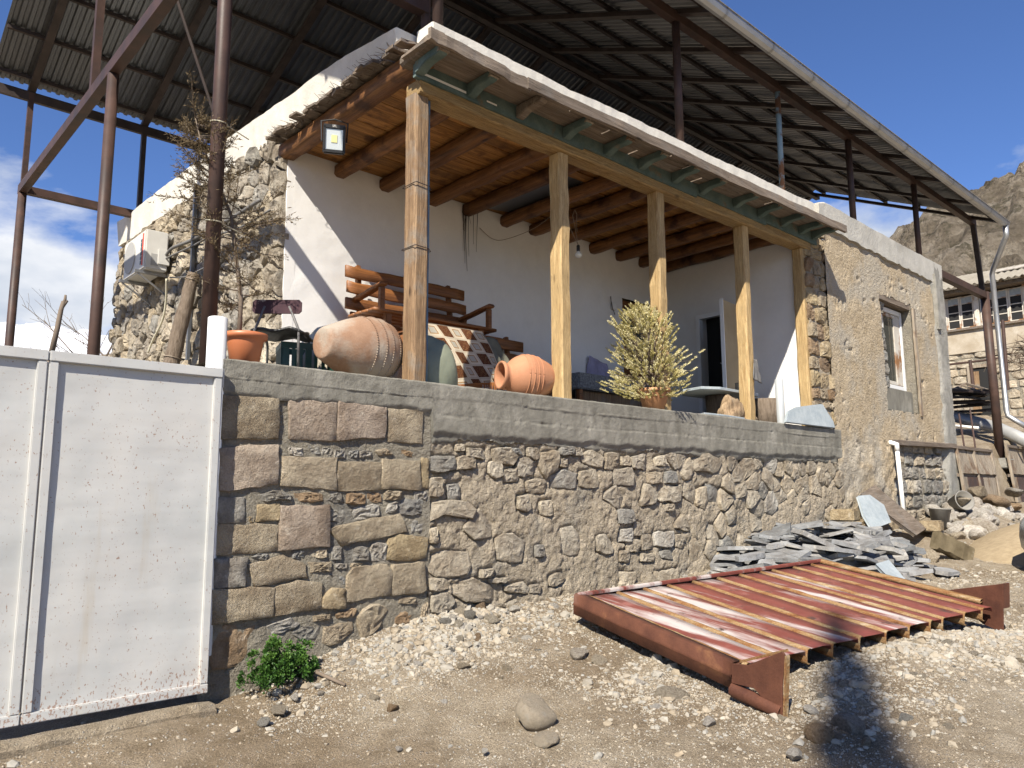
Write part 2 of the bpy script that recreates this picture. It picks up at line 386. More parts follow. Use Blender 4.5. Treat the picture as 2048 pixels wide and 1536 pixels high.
MT['tarp'] = m_plain('grey_green_tarpaulin', (.20, .215, .155), .6, 0, .15, 14, .3)
MT['crate'] = m_plain('dark_green_plastic', (.010, .05, .036), .4, 0, .1)
MT['aluminium'] = m_plain('grey_alloy', (.35, .35, .35), .4, .8)
MT['ac'] = m_plain('off_white_enamel', (.56, .548, .51), .45, 0, .06)
MT['acdark'] = m_plain('grille_grey', (.33, .325, .31), .6)
MT['red'] = m_plain('red_print', (.60, .07, .03), .5)
MT['teal'] = m_plain('dark_teal_print', (.045, .10, .12), .5)
MT['blackplastic'] = m_plain('black_plastic', (.018, .018, .018), .45)
MT['cable'] = m_plain('grey_cable', (.13, .125, .12), .6)
MT['hose'] = m_plain('cream_hose', (.55, .51, .38), .5)
MT['wire'] = m_plain('thin_wire', (.24, .19, .14), .6)
def m_galv(name, c=(.36, .37, .375), rough=.4, metal=.85):
    s = NT(name); v = s.coords((1, .35, 1)); n = s.noise(v, 3, 6, .6)
    col = s.ramp(n, [(.3, tuple(a*.8 for a in c)), (.7, c)]); col = s.vary(col, .12)
    return s.done(col, s.ramp(n, [(.3, rough), (.7, rough+.15)]), metal)
MT['galv'] = m_galv('galvanised_sheet', (.17, .178, .19), .30, .6); MT['gutter'] = m_galv('galvanised_gutter', (.50, .51, .52), .42)
def m_gate():
    s = NT('grey_white_gate_paint'); v = s.coords()
    col = s.ramp(s.noise(v, 1.6, 5, .6), [(.3, (.405, .415, .405)), (.5, (.47, .468, .45)), (.72, (.50, .485, .455))])
    sp = s.noise(s.coords((1, 1, .6)), 85, 2, .6); pt = s.noise(v, 1.7, 4, .6)
    low = s.n('SeparateXYZ'); s.l(s.tc.outputs['Object'], low.inputs[0])
    z = s.ramp(s.math('MULTIPLY', low.outputs[2], .5), [(.02, .12), (.10, .0)])
    k = s.math('ADD', s.math('ADD', sp, s.math('MULTIPLY', pt, .14)), z)
    f = s.ramp(k, [(.735, 0.), (.785, .75)]); col = s.mix(f, col, (.24, .13, .08))
    st = s.ramp(s.noise(s.coords((5, 5, .5)), 1.1, 5, .7), [(.60, 0.), (.78, .55)]); col = s.mix(st, col, (.42, .36, .27))
    wv = s.noise(s.coords((.5, .5, 2.6)), 1.4, 3, .5)
    return s.done(col, .42, 0, s.bump(s.math('ADD', s.math('MULTIPLY', wv, .5), s.noise(v, 2.4, 2, .4)), .30, .06), .35)
MT['gate'] = m_gate()
def m_redsheet():
    s = NT('worn_red_oxide_paint'); v = s.coords(); vs = s.coords((3.2, .5, 1), (0, 0, RAD(10)))
    red = s.ramp(s.noise(v, 3, 6, .6), [(.3, (.15, .042, .032)), (.7, (.225, .066, .05))])
    sx_ = s.n('SeparateXYZ'); s.l(s.tc.outputs['Object'], sx_.inputs[0]); wear = s.math('ADD', s.noise(vs, 1.25, 7, .62), s.math('ADD', s.math('MULTIPLY', sx_.outputs[0], -.03), s.math('MULTIPLY', sx_.outputs[1], .05)))
    wh = s.ramp(wear, [(.53, 0.), (.64, .95)]); col = s.mix(wh, red, (.52, .47, .44))
    pk = s.ramp(s.noise(v, 4.5, 6, .7), [(.55, 0.), (.75, .5)]); col = s.mix(pk, col, (.42, .22, .19))
    rs = s.ramp(s.noise(v, 5, 8, .72), [(.58, 0.), (.66, 1.)]); col = s.mix(rs, col, (.075, .045, .035))
    return s.done(col, .55, 0, s.bump(s.noise(v, 30, 6, .6), .15, .006), .35)
MT['redsheet'] = m_redsheet()
def m_rib():
    s = NT('yellow_rust_scale'); v = s.coords(); vs = s.coords((6, 1.1, 6), (0, 0, RAD(-10)))
    col = s.ramp(s.noise(vs, 3.0, 7, .7), [(.3, (.10, .04, .02)), (.42, (.24, .115, .045)), (.58, (.33, .225, .115)), (.75, (.48, .41, .31))])
    col = s.mix(.5, col, s.ramp(s.noise(v, 90, 4, .7), [(.35, .3), (.6, 1.)]), 'MULTIPLY')
    return s.done(col, .85, 0, s.bump(s.noise(v, 60, 5, .7), .8, .01), .2)
MT['ribrust'] = m_rib()
MT['flangerust'] = m_rough('brown_rusted_flange', (.075, .03, .02), (.135, .055, .033), 6, (.20, .095, .045), 3, (.62, .76), bs=50, bstr=.35, rough=.6)
def m_rug():
    s = NT('woven_patterned_rug'); mp = s.n('Mapping'); s.l(s.tc.outputs['UV'], mp.inputs[0]); mp.inputs['Scale'].default_value = (1, 1, 1)
    sep = s.n('SeparateXYZ'); s.l(mp.outputs[0], sep.inputs[0])
    u, v = sep.outputs[0], sep.outputs[1]; fu = s.math('ABSOLUTE', s.math('SUBTRACT', s.math('FRACT', u), .5)); fv = s.math('ABSOLUTE', s.math('SUBTRACT', s.math('FRACT', v), .5))
    r = s.math('MAXIMUM', fu, fv)
    ck = s.n('TexChecker'); s.l(mp.outputs[0], ck.inputs['Vector']); ck.inputs['Scale'].default_value = 1.0
    ring = s.ramp(r, [(0., (.40, .37, .30)), (.2, (.40, .37, .30)), (.215, (.30, .16, .06)), (.26, (.30, .16, .06)), (.28, (.55, .47, .35)), (.40, (.55, .47, .35)), (.42, (.45, .38, .28))])
    dg = s.n('TexWave'); dg.wave_type = 'BANDS'; dg.bands_direction = 'DIAGONAL'; s.l(mp.outputs[0], dg.inputs['Vector']); dg.inputs['Scale'].default_value = 1.7; dg.inputs['Distortion'].default_value = 6; dg.inputs['Detail Scale'].default_value = 4
    br = s.ramp(dg.outputs['Fac'], [(.5, (.10, .038, .018)), (.62, (.09, .035, .018)), (.68, (.42, .25, .10)), (.8, (.10, .04, .02))])
    br = s.mix(s.ramp(r, [(.43, 0.), (.45, 1.)]), br, (.50, .43, .32))
    for nd in s.t.nodes:
        if nd.bl_idname == 'ShaderNodeValToRGB' and len(nd.color_ramp.elements) == 7: nd.color_ramp.interpolation = 'CONSTANT'
    col = s.mix(ck.outputs['Fac'], ring, br)
    w = s.noise(mp.outputs[0], 60, 2, .5); col = s.mix(.35, col, s.ramp(w, [(.3, .4), (.6, 1.)]), 'MULTIPLY')
    return s.done(col, .95, 0, s.bump(w, .4, .004), .1)
MT['rug'] = m_rug(); MT['fringe'] = m_plain('rust_fringe', (.26, .10, .03), .95, 0, .3)

# ---------------------------------------------------------------- the ground
def base_z(x): return np.interp(x, [-10, 0, 2, 2.5, 3.7, 6, 8.2, 12, 15.4, 20, 30], [.1, .28, .34, .38, .60, .70, .80, .96, 1.15, 1.5, 2.2])
def gz(x, y):
    x = np.asarray(x, float); y = np.asarray(y, float)
    zf = np.interp(x, [-30, -10, 0, 8, 20, 40], [-.3, -.1, .02, .40, .95, 1.6])
    z = zf+(base_z(x)-zf)*np.exp(np.minimum(y, 0)/1.5)
    z = z+.10*np.exp(-((x-3.7)/1.3)**2-(y/.55)**2)
    z = z+.15*np.exp(-((x-5.9)/1.3)**2-((y+2.75)/.55)**2)+.06*np.exp(-((x-5.3)/1.2)**2-((y+1.5)/.8)**2)
    z = z+.30*np.exp(-((x-14.8)/1.5)**2-((y+.45)/.55)**2)
    hill = 2.2+.13*np.maximum(x-15.8, 0)+.10*np.maximum(y, 0)
    k = sst(-.2, .25, y)*sst(15.3, 16.0, x)*(1-sst(60, 90, np.hypot(x, y)))
    return z*(1-k)+np.maximum(hill, z)*k
def gz1(x, y): return float(gz(x, y))
def graded(lo, hi, step, far_lo, far_hi, gr=1.16):
    a = list(np.arange(lo, hi+1e-6, step)); s = step
    while a[-1] < far_hi: s *= gr; a.append(a[-1]+s)
    s = step
    while a[0] > far_lo: s *= gr; a.insert(0, a[0]-s)
    return np.array(a)
xs = graded(1.0, 9.5, .035, -900, 1200, 1.10); ys = graded(-4.1, .25, .035, -900, 1200, 1.13)
GX, GY = np.meshgrid(xs, ys)
near = np.exp(-np.maximum(np.hypot(GX-5, GY+2)-12, 0)/15)
GZ = gz(GX, GY)+(.045*fbm(GX*1.3, GY*1.3, 4, 3)+.018*fbm(GX*6, GY*6, 4, 5)+.010*ridged(GX*14, GY*14, 2, 9))*near
def m_ground():
    s = NT('dry_gritty_soil'); v = s.coords()
    big = s.noise(v, .65, 6, .62); mid = s.noise(v, 6, 8, .62)
    col = s.ramp(mid, [(.28, (.29, .232, .16)), (.5, (.405, .335, .243)), (.72, (.49, .415, .315))])
    col = s.mix(s.ramp(big, [(.47, 0.), (.62, .85)]), col, s.mix(1.0, col, (.66, .60, .53), 'MULTIPLY'))
    vo = s.n('TexVoronoi'); s.l(v, vo.inputs['Vector']); vo.inputs['Scale'].default_value = 55; vo.inputs['Randomness'].default_value = 1
    peb = s.ramp(vo.outputs['Distance'], [(.12, 1.), (.34, 0.)]); pk = s.ramp(s.noise(v, 12, 4, .7), [(.5, 0.), (.62, 1.)])
    pm = s.math('MULTIPLY', peb, pk); hs = s.n('HueSaturation'); s.l(vo.outputs['Color'], hs.inputs['Color']); hs.inputs['Saturation'].default_value = .12
    col = s.mix(pm, col, s.mix(.55, hs.outputs[0], (.45, .40, .33)))
    sp = s.noise(v, 130, 3, .7); col = s.mix(.7, col, s.ramp(sp, [(.36, .3), (.56, 1.), (.7, 1.35)]), 'MULTIPLY')
    h = s.math('ADD', s.math('MULTIPLY', pm, .6), s.math('ADD', s.noise(v, 28, 6, .75), s.math('MULTIPLY', sp, .6)))
    return s.done(col, .95, 0, s.bump(h, 1.0, .03), .2)
MT['ground'] = m_ground()
nu, nv = len(xs), len(ys)
jj, ii = np.meshgrid(np.arange(nv-1), np.arange(nu-1), indexing='ij'); a = (jj*nu+ii).ravel()
tag(np_mesh('ground', np.stack([GX.ravel(), GY.ravel(), GZ.ravel()], 1), np.stack([a, a+1, a+nu+1, a+nu], 1), MT['ground']), kind='structure')

# ---------------------------------------------------------------- far land
def polar_land(name, az0, az1, daz, r0, r1, dr, hfun, mat):
    A = np.radians(np.arange(az0, az1+1e-6, daz)); Rr = np.arange(r0, r1+1e-6, dr); AA, RR = np.meshgrid(A, Rr)
    X = RR*np.sin(AA); Y = -5+RR*np.cos(AA); Z = hfun(np.degrees(AA), RR, X, Y)
    n, m = len(A), len(Rr); J, I = np.meshgrid(np.arange(m-1), np.arange(n-1), indexing='ij'); q = (J*n+I).ravel()
    return tag(np_mesh(name, np.stack([X.ravel(), Y.ravel(), Z.ravel()], 1), np.stack([q, q+1, q+n+1, q+n], 1), mat), kind='structure')
def m_hill():
    s = NT('rocky_scrub_hillside'); v = s.coords()
    col = s.ramp(s.noise(v, .22, 10, .74), [(.36, (.11, .09, .065)), (.5, (.23, .19, .14)), (.62, (.38, .33, .26))])
    bush = s.ramp(s.noise(v, .75, 6, .75), [(.52, 0.), (.60, 1.)]); col = s.mix(s.math('MULTIPLY', bush, .8), col, (.085, .075, .048))
    return s.done(col, .95, 0, s.bump(s.noise(v, .9, 10, .75), 1.0, 1.6), .1)
def hill_h(az, r, X, Y):
    el = np.interp(az, [52, 60, 66, 70.2, 72, 74, 76.1, 82, 95, 110, 125], [3, 8, 12.6, 15.4, 16.3, 16.9, 17.4, 19, 21, 20, 15])
    H = 105*np.tan(np.radians(el)); k = sst(30, 108, r)
    rock = 2.0*(ridged(X*.06, Y*.06, 5, 4)-.55)+2.2*(ridged(X*.19, Y*.19, 4, 8)-.5)+1.5*fbm(X*.6, Y*.6, 3, 12)
    return 3+H*k*(1-.5*sst(112, 220, r))+rock*sst(34, 60, r)*1.25
polar_land('hillside', 52, 125, .16, 30, 200, .8, hill_h, m_hill())
def m_snow():
    s = NT('snow_and_rock'); v = s.coords(); g = s.n('NewGeometry'); sp = s.n('SeparateXYZ'); s.l(g.outputs['Normal'], sp.inputs[0])
    k = s.math('ADD', sp.outputs[2], s.math('MULTIPLY', s.math('SUBTRACT', s.noise(v, .012, 10, .7), .5), .9))
    return s.done(s.ramp(k, [(.50, (.16, .17, .20)), (.62, (.80, .81, .84))]), .8, 0, s.bump(s.noise(v, .02, 9, .7), .8, 40), .2)
def snow_h(az, r, X, Y):
    el = np.interp(az, [-70, -20, 5, 9, 11.5, 13.5, 15.5, 18, 24, 30, 45], [8, 9.5, 9.6, 10.1, 10.6, 10.8, 10.5, 10.1, 9.8, 9.5, 9])
    H = 3400*np.tan(np.radians(el))
    return H*sst(1500, 3500, r)*(1-.35*sst(3500, 4300, r))+(110*(ridged(X*.0022, Y*.0022, 6, 2)-.62)+30*fbm(X*.02, Y*.02, 4, 6))*sst(1500, 2400, r)
polar_land('snowy_mountain', -70, 46, .35, 1400, 4300, 42, snow_h, m_snow())
def dark_h(az, r, X, Y):
    el = np.interp(az, [-70, 0, 10, 14, 16, 18, 30, 46], [7, 7.4, 7.9, 8.6, 9.2, 9.5, 9.6, 9])
    return 620*np.tan(np.radians(el))*sst(250, 640, r)*(1-.5*sst(660, 900, r))+22*(ridged(X*.01, Y*.01, 5, 3)-.6)*sst(250, 420, r)
polar_land('dark_foothill', -70, 46, .6, 240, 900, 14, dark_h, m_hill())

# ---------------------------------------------------------------- stones set in walls
def inset_stone(poly, o, U, V, Nn, out, seed, name, mat, parent, back=.05, n=13, rough=.012, square=False):
    """one stone of a wall: outline (u, v) on the wall plane, standing out along Nn, edges rounded and uneven"""
    rg = random.Random(seed); P = [Vector((p[0], p[1])) for p in poly]; m = len(P)
    per = sum((P[(i+1) % m]-P[i]).length for i in range(m)); pts = []
    for i in range(m):
        a, b = P[i], P[(i+1) % m]; k = max(1, round(n*(b-a).length/per))
        for j in range(k): pts.append(a.lerp(b, j/k))
    c = sum(pts, Vector((0, 0)))/len(pts); size = per/4
    jit = size*(.022 if square else .07); pts = [c+(p-c)*(1.06 if square else 1.035)+Vector((rg.uniform(-jit, jit), rg.uniform(-jit, jit))) for p in pts]
    if not square:                                             # knock the corners off
        q = len(pts); pts = [pts[i]*.8+(pts[i-1]+pts[(i+1) % q])*.1 for i in range(q)]
    cuts = [] if square else [(Vector((math.cos(t), math.sin(t))), rg.uniform(.15, .55), rg.uniform(.1, .38)) for t in [rg.uniform(0, 6.28) for _ in range(3)]]
    q = len(pts); o = Vector(o); U = Vector(U); V = Vector(V); Nn = Vector(Nn); vs = []
    rings = [(1.0, -back), (1.0, out*.5), (.98, out*.9), (.95, out), (.5, out*1.01)] if square else [(1.0, -back), (1.0, out*.6), (.90, out*.97), (.60, out*1.02), (.34, out*1.04)]
    tu, tv = rg.uniform(-.12, .12), rg.uniform(-.12, .12)
    for ri, (k, h) in enumerate(rings):
        for p in pts:
            e = c+(p-c)*k; hh = h+((tu*(e.x-c.x)+tv*(e.y-c.y))*(0 if square else 1)+rg.uniform(-rough, rough)*(1 if ri > 1 else .4) if ri else 0)
            for dc, at_, sl in cuts:                            # broken facets
                ex = (e-c).dot(dc)-size*at_
                if ex > 0 and ri: hh -= ex*sl
            vs.append(o+U*e.x+V*e.y+Nn*hh)
    vs.append(o+U*c.x+V*c.y+Nn*(out*1.03+rg.uniform(-rough, rough))); fs = []
    for r in range(len(rings)-1):
        for i in range(q): i2 = (i+1) % q; fs.append((r*q+i, r*q+i2, (r+1)*q+i2, (r+1)*q+i))
    r = len(rings)-1
    for i in range(q): fs.append((r*q+i, r*q+(i+1) % q, len(vs)-1))
    if U.cross(V).dot(Nn) < 0: fs = [f[::-1] for f in fs]
    return link(name, vs, fs, mat, parent, square)
def px_poly(pts, plane, val, o, U, V):
    f = {'Y': PY, 'X': PX}[plane]; o = Vector(o); U = Vector(U); V = Vector(V)
    return [((Vector(f(x, y, val))-o).dot(U), (Vector(f(x, y, val))-o).dot(V)) for x, y in pts]
def relief(name, u0, u1, v0, v1, step, hfun, put, mat, parent, hole=None):
    us = np.linspace(u0, u1, max(2, int((u1-u0)/step)+1)); vs = np.linspace(v0, v1, max(2, int((v1-v0)/step)+1))
    Uu, Vv = np.meshgrid(us, vs); H = hfun(Uu, Vv); Pt = put(Uu, Vv, H); n, m = len(us), len(vs)
    J, I = np.meshgrid(np.arange(m-1), np.arange(n-1), indexing='ij'); q = (J*n+I).ravel()
    Fq = np.stack([q, q+1, q+n+1, q+n], 1)
    if hole is not None:
        cu = (Uu[:-1, :-1]+Uu[1:, 1:])/2; cv = (Vv[:-1, :-1]+Vv[1:, 1:])/2; Fq = Fq[~hole(cu, cv).ravel()]
    return np_mesh(name, np.stack([p.ravel() for p in Pt], 1), Fq, mat, parent)
def voronoi(pts, bx):
    """cells of the points inside the box bx, by clipping with the bisectors"""
    out = []
    for i, p in enumerate(pts):
        poly = [(bx[0], bx[2]), (bx[1], bx[2]), (bx[1], bx[3]), (bx[0], bx[3])]
        near = sorted(range(len(pts)), key=lambda j: (pts[j][0]-p[0])**2+(pts[j][1]-p[1])**2)[1:16]
        for j in near:
            qx, qy = pts[j]; mx_, my_ = (p[0]+qx)/2, (p[1]+qy)/2; dx, dy = qx-p[0], qy-p[1]; np_ = []
            for k in range(len(poly)):
                a, b = poly[k], poly[(k+1) % len(poly)]
                sa = (a[0]-mx_)*dx+(a[1]-my_)*dy; sb = (b[0]-mx_)*dx+(b[1]-my_)*dy
                if sa <= 0: np_.append(a)
                if sa*sb < 0: t = sa/(sa-sb); np_.append((a[0]+(b[0]-a[0])*t, a[1]+(b[1]-a[1])*t))
            poly = np_
            if len(poly) < 3: break
        out.append(poly)
    return out
def scatter(bx, d, rg, tries=30):
    pts = []
    area = (bx[1]-bx[0])*(bx[3]-bx[2]); 
    for _ in range(int(area/d/d*tries)):
        p = (rg.uniform(bx[0], bx[1]), rg.uniform(bx[2], bx[3]))
        if all((p[0]-q[0])**2*.6+(p[1]-q[1])**2*1.5 > (d*rg.uniform(.7, 1.2))**2 for q in pts): pts.append(p)
    return pts
def shrink(poly, gap):
    c = (sum(p[0] for p in poly)/len(poly), sum(p[1] for p in poly)/len(poly))
    r = max(.02, sum(math.hypot(p[0]-c[0], p[1]-c[1]) for p in poly)/len(poly)); k = max(.4, 1-gap/r)
    return [(c[0]+(p[0]-c[0])*k, c[1]+(p[1]-c[1])*k) for p in poly]

# ---------------------------------------------------------------- terrace retaining wall
FX, FY, FZ = (1, 0, 0), (0, 0, 1), (0, -1, 0)      # front walls: u = X, v = Z, out = -Y
terr = thing('terrace_wall', (6.0, .1, .5), 'long stone terrace wall with grey concrete ledge carrying the porch', 'wall')
def front(u, v, h): return u, -h, v
relief('mortar', 1.96, 3.72, .1, 2.30, .022, lambda x, z: .002+.012*fbm(x*5, z*5, 4, 2)+.014*ridged(x*16, z*16, 3, 6), front, MT['mortar'], terr)
def rub_h(x, z):
    lump = .040*(fbm(x*1.5, z*1.7, 3, 21)+.12)+.016*fbm(x*4.1, z*4.4, 3, 25)+.015*fbm(x*13, z*13, 3, 31, .7)+.010*fbm(x*36, z*36, 2, 41)
    return lump*(1-.6*sst(1.85, 2.08, z))+.035*(1-sst(.5, 1.5, z))
MB().mm(1.98, 11.0, .16, .9, 0, 2.2).build('wall_core', MT['mortar'], terr)
def ledge_h(x, z):
    bot = np.where(x < 3.72, 2.24, 2.06)
    zz = z+.006*fbm(x*.9, x*0, 2, 57); gt = sst(.42, .6, vn(x*1.3, x*0, 58)*.6+vn(x*7, x*0, 59)*.4); board = .005*np.where((zz > 2.375), .9, np.where(zz > 2.235, .1, .7))+(.0035*np.where(np.abs(zz-2.375) < .006, 1.5, 0)-.003*np.where(np.abs(zz-2.235) < .006, 1.5, 0))*gt
    n = .004*fbm(x*1.5, z*5, 3, 51)+.0025*fbm(x*34, z*34, 2, 55)
    jn = np.minimum(np.abs(zz-2.375), np.abs(zz-2.235)); chip = -.006*sst(.60, .75, vn(x*4.2, z*6, 61)*.45+vn(x*24, z*30, 63)*.55)*np.exp(-(jn/.018)**2)
    return .032+board+n+chip-.025*(1-sst(bot-.01, bot+.05, z+.03*fbm(x*6, x*0, 3, 71)))
us = np.linspace(1.98, 10.98, 700); prof = []
vz = np.concatenate([np.linspace(2.04, 2.492, 44)])
Uu, Vv = np.meshgrid(us, vz); Vv = np.where(Uu < 3.72, 2.24+(Vv-2.04)*(2.492-2.24)/(2.492-2.04), Vv)
Vv[0] += .05*fbm(us*4, us*0, 4, 77)+.02*fbm(us*19, us*0, 3, 78)
H = ledge_h(Uu, Vv); V = np.stack([Uu.ravel(), -H.ravel(), Vv.ravel()], 1); n = len(us)
top1 = np.stack([us, -H[-1]+.012, np.full(n, 2.5)+.003*fbm(us*20, us*0, 3, 5)], 1); top2 = np.stack([us, np.full(n, .55), np.full(n, 2.5)], 1); bot0 = np.stack([us, np.full(n, .05), Vv[0]-.02], 1)
V = np.vstack([bot0, V, top1, top2]); m = len(V)//n; J, I = np.meshgrid(np.arange(m-1), np.arange(n-1), indexing='ij'); q = (J*n+I).ravel()
np_mesh('concrete_ledge', V, np.stack([q, q+1, q+n+1, q+n], 1), MT['concrete'], terr)
MB().mm(2.0, 10.9, .5, 2.4, 2.3, 2.497).build('porch_floor', MT['greyconcrete'], terr)
MB().mm(2.0, 3.58, 2.39, 9, 2.2, 2.496).build('yard_slab', MT['greyconcrete'], terr)

R2 = lambda x, y: (400+x*.2735, 720+y*.2735)
R3 = lambda x, y: (400+x*.2735, 1000+y*.2735)
R4 = lambda x, y: (800+x*.3418, 850+y*.3418)
def rect(x0, y0, x1, y1): return [(x0, y0), (x1, y0), (x1, y1), (x0, y1)]
blocks = [   # (map, outline read off the photograph, kind, square-cut)
 (R2, [(150, 262), (562, 288), (558, 572), (150, 580)], 'tan', 1), (R2, [(645, 295), (985, 312), (985, 590), (655, 572)], 'pink', 1),
 (R2, [(1002, 312), (1345, 350), (1335, 562), (997, 582)], 'pink', 1), (R2, [(1372, 362), (1615, 372), (1610, 605), (1367, 600)], 'tan', 1),
 (R2, [(130, 645), (560, 620), (550, 905), (130, 955)], 'pink', 1), (R2, [(600, 715), (982, 718), (980, 945), (590, 922)], 'tan', 1),
 (R2, [(1000, 748), (1312, 755), (1306, 947), (997, 957)], 'tan', 1), (R2, [(1330, 725), (1590, 742), (1600, 947), (1322, 938)], 'tan', 1),
 (R2, [(1612, 722), (1662, 722), (1660, 935), (1606, 932)], 'yellow', 1),
 (R2, rect(640, 640, 745, 700), 'grey', 0), (R2, rect(760, 600, 875, 690), 'grey', 0), (R2, rect(885, 640, 960, 695), 'grey', 0), (R2, rect(972, 655, 1060, 722), 'grey', 0),
 (R2, [(1265, 668), (1350, 640), (1412, 690), (1290, 705)], 'tan', 0), (R2, [(1470, 660), (1565, 668), (1552, 715), (1460, 690)], 'brown', 0), (R2, rect(1075, 660, 1150, 715), 'grey', 0), (R2, rect(1160, 665, 1250, 715), 'grey', 0),
 (R2, [(415, 985), (560, 945), (662, 985), (655, 1025), (420, 1035)], 'grey', 0), (R2, rect(675, 968, 892, 1040), 'brown', 0), (R2, rect(905, 965, 1030, 1040), 'grey', 0), (R2, rect(1058, 978, 1205, 1052), 'brown', 0),
 (R2, rect(1218, 970, 1322, 1038), 'brown', 0), (R2, rect(1335, 955, 1462, 1022), 'tan', 0), (R2, rect(1555, 958, 1658, 1032), 'grey', 0),
 (R2, rect(110, 1010, 312, 1190), 'grey', 1), (R2, rect(320, 1095, 392, 1200), 'yellow', 0), (R2, [(412, 1060), (568, 1055), (565, 1170), (405, 1182)], 'yellow', 1),
 (R2, [(582, 1072), (932, 1068), (922, 1355), (567, 1390)], 'pink', 1), (R2, [(945, 1070), (1060, 1058), (1082, 1110), (1035, 1192), (940, 1185)], 'grey', 0), (R2, [(1095, 1070), (1312, 1058), (1308, 1140), (1110, 1178)], 'grey', 0),
 (R2, [(1345, 1125), (1370, 1050), (1435, 1035), (1420, 1110)], 'grey', 0), (R2, [(1440, 1050), (1500, 1008), (1645, 1030), (1640, 1135), (1450, 1130)], 'grey', 0),
 (R2, [(945, 1235), (1300, 1145), (1445, 1130), (1488, 1248), (1030, 1358)], 'tan', 1), (R2, [(1490, 1175), (1600, 1145), (1658, 1200), (1600, 1280), (1500, 1260)], 'grey', 0),
 (R2, [(105, 1205), (330, 1210), (400, 1190), (556, 1215), (552, 1395), (105, 1425)], 'tan', 1), (R2, [(1370, 1310), (1450, 1280), (1648, 1300), (1640, 1440), (1560, 1462), (1362, 1460)], 'yellow', 1),
 (R2, rect(1105, 1370, 1222, 1470), 'grey', 0), (R2, rect(1240, 1338, 1355, 1475), 'grey', 0), (R2, rect(1090, 1480, 1200, 1520), 'tan', 0), (R2, [(360, 1440), (420, 1410), (520, 1425), (470, 1470)], 'grey', 0), (R2, rect(660, 1395, 760, 1450), 'grey', 0), (R2, rect(800, 1380, 915, 1445), 'tan', 0), (R2, rect(950, 1360, 1030, 1460), 'grey', 0),
 (R3, [(90, 430), (332, 425), (310, 628), (90, 640)], 'grey', 1), (R3, [(348, 470), (590, 405), (752, 465), (765, 560), (400, 628)], 'tan', 1),
 (R3, [(778, 450), (962, 448), (965, 525), (900, 515), (785, 545)], 'tan', 0), (R3, [(1065, 555), (1115, 500), (1342, 470), (1388, 520), (1382, 682), (1055, 742)], 'tan', 1),
 (R3, [(1398, 475), (1618, 455), (1632, 650), (1600, 678), (1392, 690)], 'tan', 1), (R3, [(80, 650), (522, 640), (520, 842), (80, 905)], 'tan', 1),
 (R3, [(535, 645), (700, 590), (875, 610), (878, 790), (528, 842)], 'tan', 1), (R3, [(890, 710), (960, 640), (1042, 650), (1046, 792), (882, 788)], 'yellow', 1), (R3, rect(1000, 560, 1055, 625), 'grey', 0), (R3, rect(975, 460, 1085, 500), 'grey', 0),
 (R3, [(1440, 712), (1612, 700), (1612, 748), (1440, 760)], 'tan', 0), (R3, [(60, 915), (455, 880), (468, 1010), (300, 1210), (60, 1240)], 'brown', 0),
 (R3, [(475, 1000), (480, 920), (650, 862), (742, 898), (690, 930)], 'grey', 0), (R3, [(640, 975), (780, 910), (882, 912), (868, 1045), (800, 1052)], 'grey', 0),
 (R3, [(790, 850), (942, 828), (942, 872), (790, 897)], 'tan', 0), (R3, [(972, 830), (1132, 788), (1110, 850), (1000, 862)], 'brown', 0), (R3, [(905, 930), (1112, 868), (1114, 955), (990, 1062), (880, 1052)], 'tan', 0),
 (R3, [(1140, 850), (1240, 755), (1388, 790), (1312, 940), (1170, 1028)], 'tan', 0), (R3, [(1415, 860), (1490, 775), (1588, 815), (1545, 905), (1415, 915)], 'brown', 0), (R3, [(1595, 900), (1620, 760), (1660, 720), (1655, 860)], 'tan', 0)]
for i, (f, pts, kd, sq) in enumerate(blocks):
    poly = px_poly([f(*p) for p in pts], 'Y', 0, (0, 0, 0), FX, FY)
    inset_stone(poly, (0, 0, 0), FX, FY, FZ, random.uniform(.022, .042) if sq else random.uniform(.012, .035), i, 'stone', MT[kd], terr, square=bool(sq), n=20 if sq else 12, rough=.004 if sq else .008)
